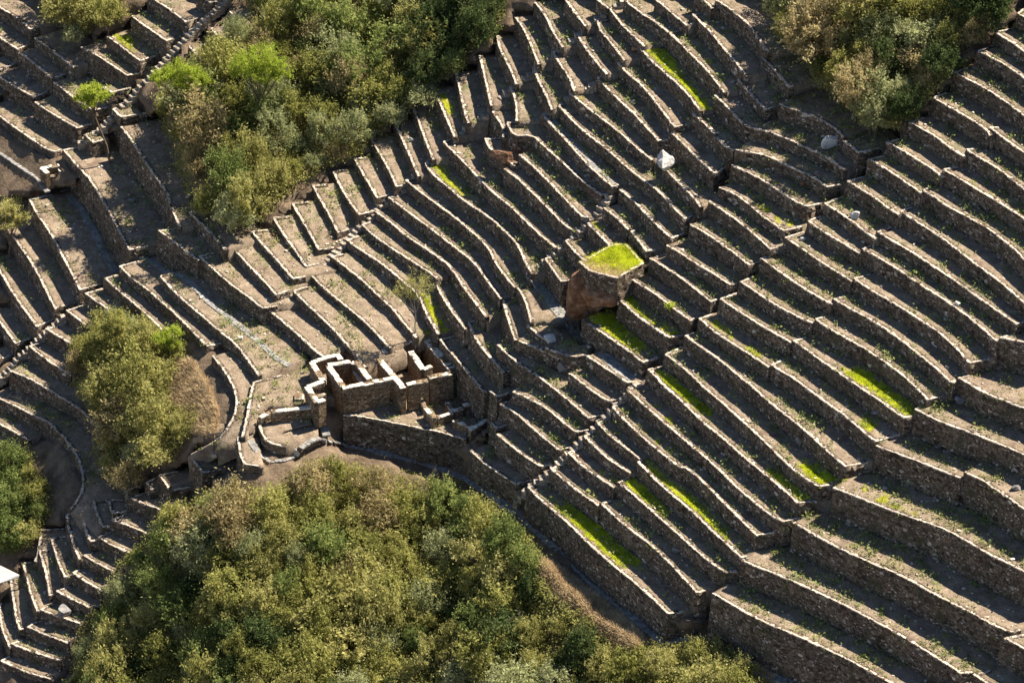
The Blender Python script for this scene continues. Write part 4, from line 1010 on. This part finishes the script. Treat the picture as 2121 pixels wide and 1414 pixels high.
# undergrowth filling between the bushes
V = []; T = []
for reg in ('upper', 'topleft', 'gully', 'left', 'lower', 'topright'):
    P = VEG[reg]; A = np.array(P); x0, y0 = A.min(0); x1, y1 = A.max(0); area = (x1-x0)*(y1-y0); n = int(area/52)
    xs = rs.uniform(x0, x1, n); ys = rs.uniform(y0, y1, n); m = inpoly(xs, ys, P); xs, ys = xs[m], ys[m]; B = P3(xs, ys, -.1)
    for k in range(len(B)):
        Q, a = None, None
        m_ = 16; A_ = B[k]+rs.normal(size=(m_, 3))*np.array([.32, .32, .22])+np.array([0, 0, rs.uniform(0, .9)])
        nn = rs.normal(size=(m_, 3))+[0, 0, .8]; nn /= np.linalg.norm(nn, axis=1)[:, None]; t = rs.normal(size=(m_, 3)); t -= (t*nn).sum(1)[:, None]*nn; t /= np.linalg.norm(t, axis=1)[:, None]; b = np.cross(nn, t); L = rs.uniform(.07, .17, (m_, 1))
        V.append(np.stack([A_-t*L, A_-b*L*.5, A_+t*L, A_+b*L*.5], 1)); T.append(np.full(m_, rs.rand()))
ug = quads_obj('undergrowth', np.concatenate(V), M_LEAF['olive'], attr=np.concatenate(T)); tag(ug, 'tangled low undergrowth between the bushes of the forests', 'undergrowth', kind='stuff')

def tree(px, py, h, crowns, label, kind='lime', lean=(0, 0), name='tree', trunk_r=.13, fork=.45, mat=M_BARK, leaf=.085, per=70, walls=True, nlimb=9):
    hh = hit(px, py, walls); p = np.array(hh[0]) if hh else P3(px, py)
    root = empty(name, p); tag(root, label, 'tree'); f = np.array([lean[0]*fork, lean[1]*fork, h*fork]); paths = [[((0, 0, -.4), trunk_r*1.3), ((lean[0]*.1*fork-.12, 0, h*fork*.35), trunk_r), (f*np.array([.7, .7, .75]), trunk_r*.85), (f, trunk_r*.75)]]
    Q = []; T = []; rs2 = np.random.RandomState(int(px)+7)
    for k, (cx, cy, cz, cr) in enumerate(crowns):
        c = np.array([cx, cy, cz]); mid = (f+c)/2+rs2.normal(size=3)*.15; paths.append([(f, trunk_r*.6), (mid, trunk_r*.4), (c-[0, 0, cr*.2], trunk_r*.18)])
        for _ in range(3): e = c+rs2.normal(size=3)*cr*np.array([.5, .5, .15]); paths.append([(mid, trunk_r*.25), ((mid+e)/2+rs2.normal(size=3)*.08, trunk_r*.16), (e, .02)])
        q, a = crown_quads(int(px)*3+k, int(20*cr)+6, per, (1, 1, .38), leaf/cr, -.45, .17); Q.append(q*cr+c); T.append(a)
    V, Fc = tube_chain(paths); mesh_obj('trunk', V+p if False else [np.array(v)+p for v in V], Fc, mat, parent=root, origin=p)
    quads_obj('crown', np.concatenate(Q)+p, M_LEAF[kind], parent=root, origin=p, attr=np.concatenate(T)); return root
tree(228, 338, 8.2, [(-2.2, .4, 9.2, 1.1), (-1.1, -.2, 9.6, 1.15), (-2.8, -.3, 8.5, .9), (-1.6, .5, 8.3, 1.1), (-.5, .2, 8.5, .9), (-2.0, -.5, 8.0, .8)], 'lone bent tree with a bare curved trunk and small bright round crown at upper left', 'lime', lean=(-1.9, 0), fork=.78, trunk_r=.12)
tree(395, 255, 5.6, [(-2.6, 0, 6.3, 1.4), (-1.2, .4, 6.7, 1.5), (.3, .1, 6.4, 1.4), (1.2, -.2, 5.6, 1.2), (-.6, -.6, 5.4, 1.3), (-3.3, -.3, 5.8, 1.0), (.6, .2, 5.0, 1.0)], 'umbrella shaped tree with bright green crown at the forest edge, left one of two', 'lime', lean=(-.5, 0), fork=.35, walls=False)
tree(537, 268, 7.0, [(-1.2, 0, 8.8, 1.6), (.6, .3, 9.3, 1.7), (1.9, 0, 8.2, 1.5), (-.2, -.4, 7.6, 1.5), (1.2, -.4, 6.8, 1.3), (-1.8, 0, 7.4, 1.2), (2.4, .1, 7.0, 1.1)], 'tall bright green tree with forked dark trunk inside the upper forest', 'lime', lean=(.5, 0), fork=.45, walls=False, trunk_r=.16)
tree(22, 535, 5.5, [(-1.0, 0, 6.2, 1.4), (.4, .3, 6.6, 1.4), (1.3, -.1, 5.6, 1.2), (-.3, -.4, 5.0, 1.3), (.9, .2, 4.6, 1.0), (-1.8, 0, 5.2, 1.1)], 'yellowish tree with dark trunk on the left edge terraces', 'gold', lean=(.2, 0), fork=.4)
tree(862, 690, 4.8, [(-1.0, 0, 5.9, 1.1), (.2, .3, 6.5, 1.1), (1.0, 0, 5.6, 1.0), (-.4, -.3, 4.9, .9), (-1.7, .1, 5.2, .8)], 'sparse yellow leaved tree with thin grey trunk just above the ruin', 'gold', lean=(-.1, 0), fork=.5, trunk_r=.07, mat=M_TWIG, per=26, leaf=.07)
tree(240, 760, 4.2, [(-.8, 0, 4.6, 1.3), (.5, .2, 5.4, 1.3), (.2, -.4, 3.9, 1.3), (-1.4, .2, 3.6, 1.1), (1.3, .1, 4.3, 1.1), (.3, .3, 6.3, .9)], 'tall feathery olive tree standing over the gully left of the plaza', 'olive', fork=.35, walls=False, per=80)
tree(350, 745, 2.6, [(-.4, 0, 2.9, 1.0), (.5, .1, 3.3, 1.0), (.2, -.3, 2.2, 1.0)], 'bright yellow green bushy tree at the right rim of the gully', 'lime', fork=.3, walls=False)
tree(1386, 655, 1.1, [(0, 0, 1.3, .55), (.3, .1, 1.0, .45)], 'small bright sapling on the green strip right of the square platform', 'lime', fork=.4, trunk_r=.04, leaf=.07, per=35)
def bare(px, py, h, label, seed, walls=False):
    hh = hit(px, py, walls); p = np.array(hh[0]) if hh else P3(px, py); rs2 = np.random.RandomState(seed); paths = []
    def grow(a, d, l, r, dep):
        b = a+d*l; m = (a+b)/2+rs2.normal(size=3)*l*.06; paths.append([(a, r), (m, r*.8), (b, r*.6)])
        if dep == 0: return
        for _ in range(rs2.randint(2, 4)):
            e = d+rs2.normal(size=3)*.55+np.array([0, 0, .15]); e /= np.linalg.norm(e); grow(b, e, l*rs2.uniform(.55, .8), r*.6, dep-1)
    grow(np.array([0, 0, -.2]), np.array([0, 0, 1.0]), h*.38, .07, 5)
    root = empty('bare_tree', p); tag(root, label, 'tree'); V, Fc = tube_chain(paths, 4); mesh_obj('branches', [v+p for v in V], Fc, M_TWIG, parent=root, origin=p)
bare(737, 300, 4.6, 'leafless pale tree with forked twigs at the lower right edge of the upper forest', 1)
bare(345, 1062, 2.6, 'leafless grey shrub in front of the lower left ridge steps', 2)
bare(262, 1215, 2.6, 'bare silvery shrub on the left edge of the lower forest', 3)
bare(1060, 1330, 3.4, 'grey leafless bush inside the lower forest near its right slope', 4)
bare(880, 1030, 3.8, 'spindly leafless tree at the top edge of the lower forest', 5)
bare(1010, 1395, 3.2, 'bare twiggy bush at the bottom middle of the lower forest', 6)

# ---------------------------------------------------------------- grass, weeds, dry grass
def tufts(points, hmin, hmax, wid, mat, name, label, per=5, lean=.35, seed=1):
    rs = np.random.RandomState(seed); B = np.repeat(np.array(points), per, 0); m = len(B); B = B+rs.normal(size=(m, 3))*np.array([.07, .07, 0]); B[:, 2] -= .03
    h = rs.uniform(hmin, hmax, (m, 1)); d = rs.normal(size=(m, 3))*lean; d[:, 2] = 1; d /= np.linalg.norm(d, axis=1)[:, None]; t = rs.normal(size=(m, 3)); t[:, 2] = 0; t /= np.linalg.norm(t, axis=1)[:, None]
    bend = rs.normal(size=(m, 3))*np.array([1, 1, 0])*h*.3; Wd = wid*rs.uniform(.6, 1.3, (m, 1))
    Q = np.stack([B-t*Wd, B+t*Wd, B+d*h+bend+t*Wd*.25, B+d*h+bend-t*Wd*.25], 1)
    o = quads_obj(name, Q, mat, attr=rs.rand(m)); tag(o, label, 'grass', kind='stuff'); return o
TL = {'A':(1421,0,3.027),'B':(1000,0,3.027),'C':(1421,315,3.027),'D':(947,315,3.027),'E':(474,315,3.027),'G':(1421,631,3.027),'H':(947,631,3.027),'I':(1421,947,3.027),'J':(947,947,3.027),'K':(0,631,3.027),'R':(600,640,4.419),'Z1':(0,0,3.535),'Z2':(500,0,3.535)}
GRASS = """H 1 820,75 900,45 1000,60 1130,130 1210,210 1150,290 1100,290 1000,220 900,150
H 1 1050,0 1120,20 1250,110 1410,185 1340,205 1240,140 1130,70
D 1 1015,890 1070,870 1140,960 1050,950
H 1 1190,405 1260,385 1400,480 1500,570 1620,695 1560,705 1450,620 1330,530
H .4 1180,600 1330,680 1450,790 1400,800 1230,690
H .35 1140,760 1250,820 1410,960 1380,980 1240,870
H .8 1140,975 1200,985 1350,1120 1490,1230 1610,1380 1650,1414 1570,1410 1420,1260 1270,1120
I .8 0,230 60,265 120,345 230,435 280,525 240,530 130,430 0,305
H .8 1020,1112 1090,1065 1190,1140 1310,1260 1330,1340 1220,1275 1110,1185
H .5 870,1030 950,1060 1010,1130 980,1145
J 1 600,290 700,290 850,370 1000,490 1150,640 1100,680 1000,670 900,590 760,450 650,350
J .5 1000,650 1120,660 1180,760 1100,770
G 1 970,420 1100,395 1300,530 1440,650 1420,705 1350,695 1200,575 1080,495
G .7 1060,740 1150,700 1195,750 1160,810 1110,785
G 1 700,1010 760,975 850,1030 1000,1080 920,1125 830,1135 740,1065
G .9 490,1015 560,1035 690,1120 800,1210 720,1242 640,1175 540,1095
C .8 360,1225 440,1235 475,1290 430,1312
B 1 1000,308 1130,285 1190,360 1240,450 1350,570 1430,680 1370,695 1260,575 1130,445 1050,365
B .45 1170,200 1270,188 1280,240 1340,330 1430,400 1400,425 1260,265
B .5 1430,440 1550,480 1570,560 1500,570
E .8 1245,62 1320,55 1400,175 1510,290 1470,305 1330,185
E 1 1185,885 1245,895 1300,1000 1410,1130 1330,1142 1270,1055
R 1 1225,205 1400,195 1445,240 1380,285 1270,250
Z2 .8 1440,680 1515,715 1560,845 1500,860 1465,800
B .6 320,290 355,295 400,380 350,390
D .6 315,315 355,315 450,410 420,435
D .8 812,440 875,436 915,490 870,505
C .4 330,125 450,125 570,200 660,280 600,275 450,195
C .5 215,185 330,225 500,335 720,450 640,485 560,445 400,315 270,235
Z1 .8 795,278 880,240 965,255 1015,320 960,385 900,335
I .35 960,185 1100,160 1320,265 1450,340 1400,362 1150,272
C .7 1850,245 1975,305 1930,325
C .8 2060,365 2119,375 2119,445
C .3 1680,140 1770,150 1850,240 1800,230
C .25 100,1030 180,1020 400,1200 350,1220 200,1130
I .3 1330,340 1450,370 1900,600 1870,620
B .3 560,580 600,590 700,680 680,690
B .25 860,400 900,400 1080,560 1040,570"""
pts = []
rs = np.random.RandomState(77)
for ln in GRASS.split('\n'):
    t = ln.split(); x0, y0, s = TL[t[0]]; dn = float(t[1]); P = tile(x0, y0, s, [tuple(map(float, k.split(','))) for k in t[2:]]); A = np.array(P); a0 = A.min(0); a1 = A.max(0)
    a0 = a0-6; a1 = a1+6; n = int((a1[0]-a0[0])*(a1[1]-a0[1])*1.0*dn); xs = rs.uniform(a0[0], a1[0], n); ys = rs.uniform(a0[1], a1[1], n); m = inpoly(xs+rs.normal(size=n)*5, ys+rs.normal(size=n)*4, P)
    for x, y in zip(xs[m], ys[m]):
        e = float(dpoly(x, y, P))+float(vnoise(x, y, 0., 9., 31))*8+3
        if e < 12 and rs.rand() > e/12: continue
        if dn < .7 and float(vnoise(x, y, 0., 14., 3)) < .25*(1-dn): continue
        h = hit(x, y)
        if h and h[2] == 'soil': pts.append(tuple(h[0]))
tufts(pts, .07, .17, .05, M_GRASS, 'green_grass', 'patches of bright green grass growing on the terraces', 5, .8)
# the platform top
P = [dp(*q) for q in tp]; A = np.array(P); xs = rs.uniform(A[:, 0].min(), A[:, 0].max(), 6500); ys = rs.uniform(A[:, 1].min(), A[:, 1].max(), 6500); m = inpoly(xs, ys, P)
gp = at_z(xs[m], ys[m], tz-.06); dryp = (ys[m]-P[0][1])*.9+(P[3][0]-xs[m])*.25 > 22+rs.normal(size=m.sum())*9
tufts(gp[~dryp], .12, .28, .035, M_GRASS, 'platform_grass', 'green grass on top of the square stone platform', 5, .8, seed=3)
tufts(gp[dryp], .1, .22, .03, M_DRY, 'platform_straw', 'straw coloured grass on the near side of the square platform', 4, .8, seed=4)
# weeds along the terraces
wp = []; dpnt = []; dk = []
for _ in range(110000):
    x, y = rs.uniform(-10, 2131), rs.uniform(-10, 1424); v = float(vnoise(x, y*1.2, 0., 60., 8)*.6+vnoise(x, y, 0., 22., 9)*.5); r = rs.rand()
    bias = .3 if x > 1100 else .08
    if v+bias < .02+.5*r: continue
    h = hit(x, y)
    if h and h[2] == 'soil': (wp if rs.rand() < .72 else dpnt).append(tuple(h[0]))
def herbs(points, mat, name, label, smin, smax, per=7, seed=5):
    rs = np.random.RandomState(seed); P = np.array(points); s = np.repeat(rs.uniform(smin, smax, len(P))*rs.choice([1, 1, 1, 1.9], len(P)), per)[:, None]; B = np.repeat(P, per, 0); m = len(B)
    A = B+rs.normal(size=(m, 3))*s*np.array([.6, .6, .35])+np.array([0, 0, .5])*s; nn = rs.normal(size=(m, 3))+[0, 0, 1]; nn /= np.linalg.norm(nn, axis=1)[:, None]; t = rs.normal(size=(m, 3)); t -= (t*nn).sum(1)[:, None]*nn; t /= np.linalg.norm(t, axis=1)[:, None]; b = np.cross(nn, t)
    L = s*.42*rs.uniform(.6, 1.2, (m, 1)); o = quads_obj(name, np.stack([A-t*L, A-b*L*.5, A+t*L, A+b*L*.5], 1), mat, attr=np.repeat(rs.rand(len(P)), per)); tag(o, label, 'plants', kind='stuff')
tp_ = []
for _ in range(130000):
    x, y = rs.uniform(-10, 2131), rs.uniform(-10, 1424); v = float(vnoise(x*.8, y, 0., 75., 41)*.7+vnoise(x, y, 0., 18., 42)*.5)
    reg_ = .2 if (1050 < x and y < 720) else .1 if x > 1000 else -.12
    if v+reg_ < .34+.25*rs.rand(): continue
    h = hit(x, y)
    if h and h[2] == 'soil': tp_.append(tuple(h[0]))
tufts(tp_, .05, .15, .035, M_THIN, 'thin_grass', 'thin green grass spread unevenly over the terraces', 4, .7, 19)
herbs(wp, M_WEED, 'weeds', 'small weeds and herbs sprinkled over the terrace soil', .12, .27)
tufts(dpnt, .08, .26, .02, M_DRY, 'dry_tufts', 'scattered dry grass tufts on the terraces', 4, .6, 9)
# straw slopes
st = []
for P, dn in ((STRAW[2], .5), (VEG['drygrass'], 1.5), ([(345,760),(395,745),(430,790),(455,860),(440,905),(400,900),(375,850),(345,830)], 1.6), (K_((40,560),(200,640),(140,600)), .2)):
    A = np.array(P); a0 = A.min(0); a1 = A.max(0); n = int((a1[0]-a0[0])*(a1[1]-a0[1])*dn*.5); xs = rs.uniform(a0[0], a1[0], n); ys = rs.uniform(a0[1], a1[1], n); m = inpoly(xs, ys, P)
    for x, y in zip(xs[m], ys[m]):
        h = hit(x, y)
        if h and h[2] != 'wall': st.append(tuple(h[0]))
if st: tufts(st, .25, .6, .035, M_DRY, 'straw', 'long dry straw lying on the slopes beside the gully and slab path', 5, .6, 12)
# ivy and ferns rooted on walls and at their feet
iv = []
for _ in range(16000):
    x, y = rs.uniform(-10, 2131), rs.uniform(-10, 1424); v = float(vnoise(x, y, 0., 30., 18)+.5*vnoise(x, y, 0., 12., 19))
    if v < .42: continue
    h = hit(x, y)
    if h and h[2] == 'wall': iv.append(tuple(h[0]+Vector((-.05, -.03, 0))))
herbs(iv, M_LEAF['green'], 'wall_plants', 'small plants growing out of the wall faces', .1, .2, 7, 15)
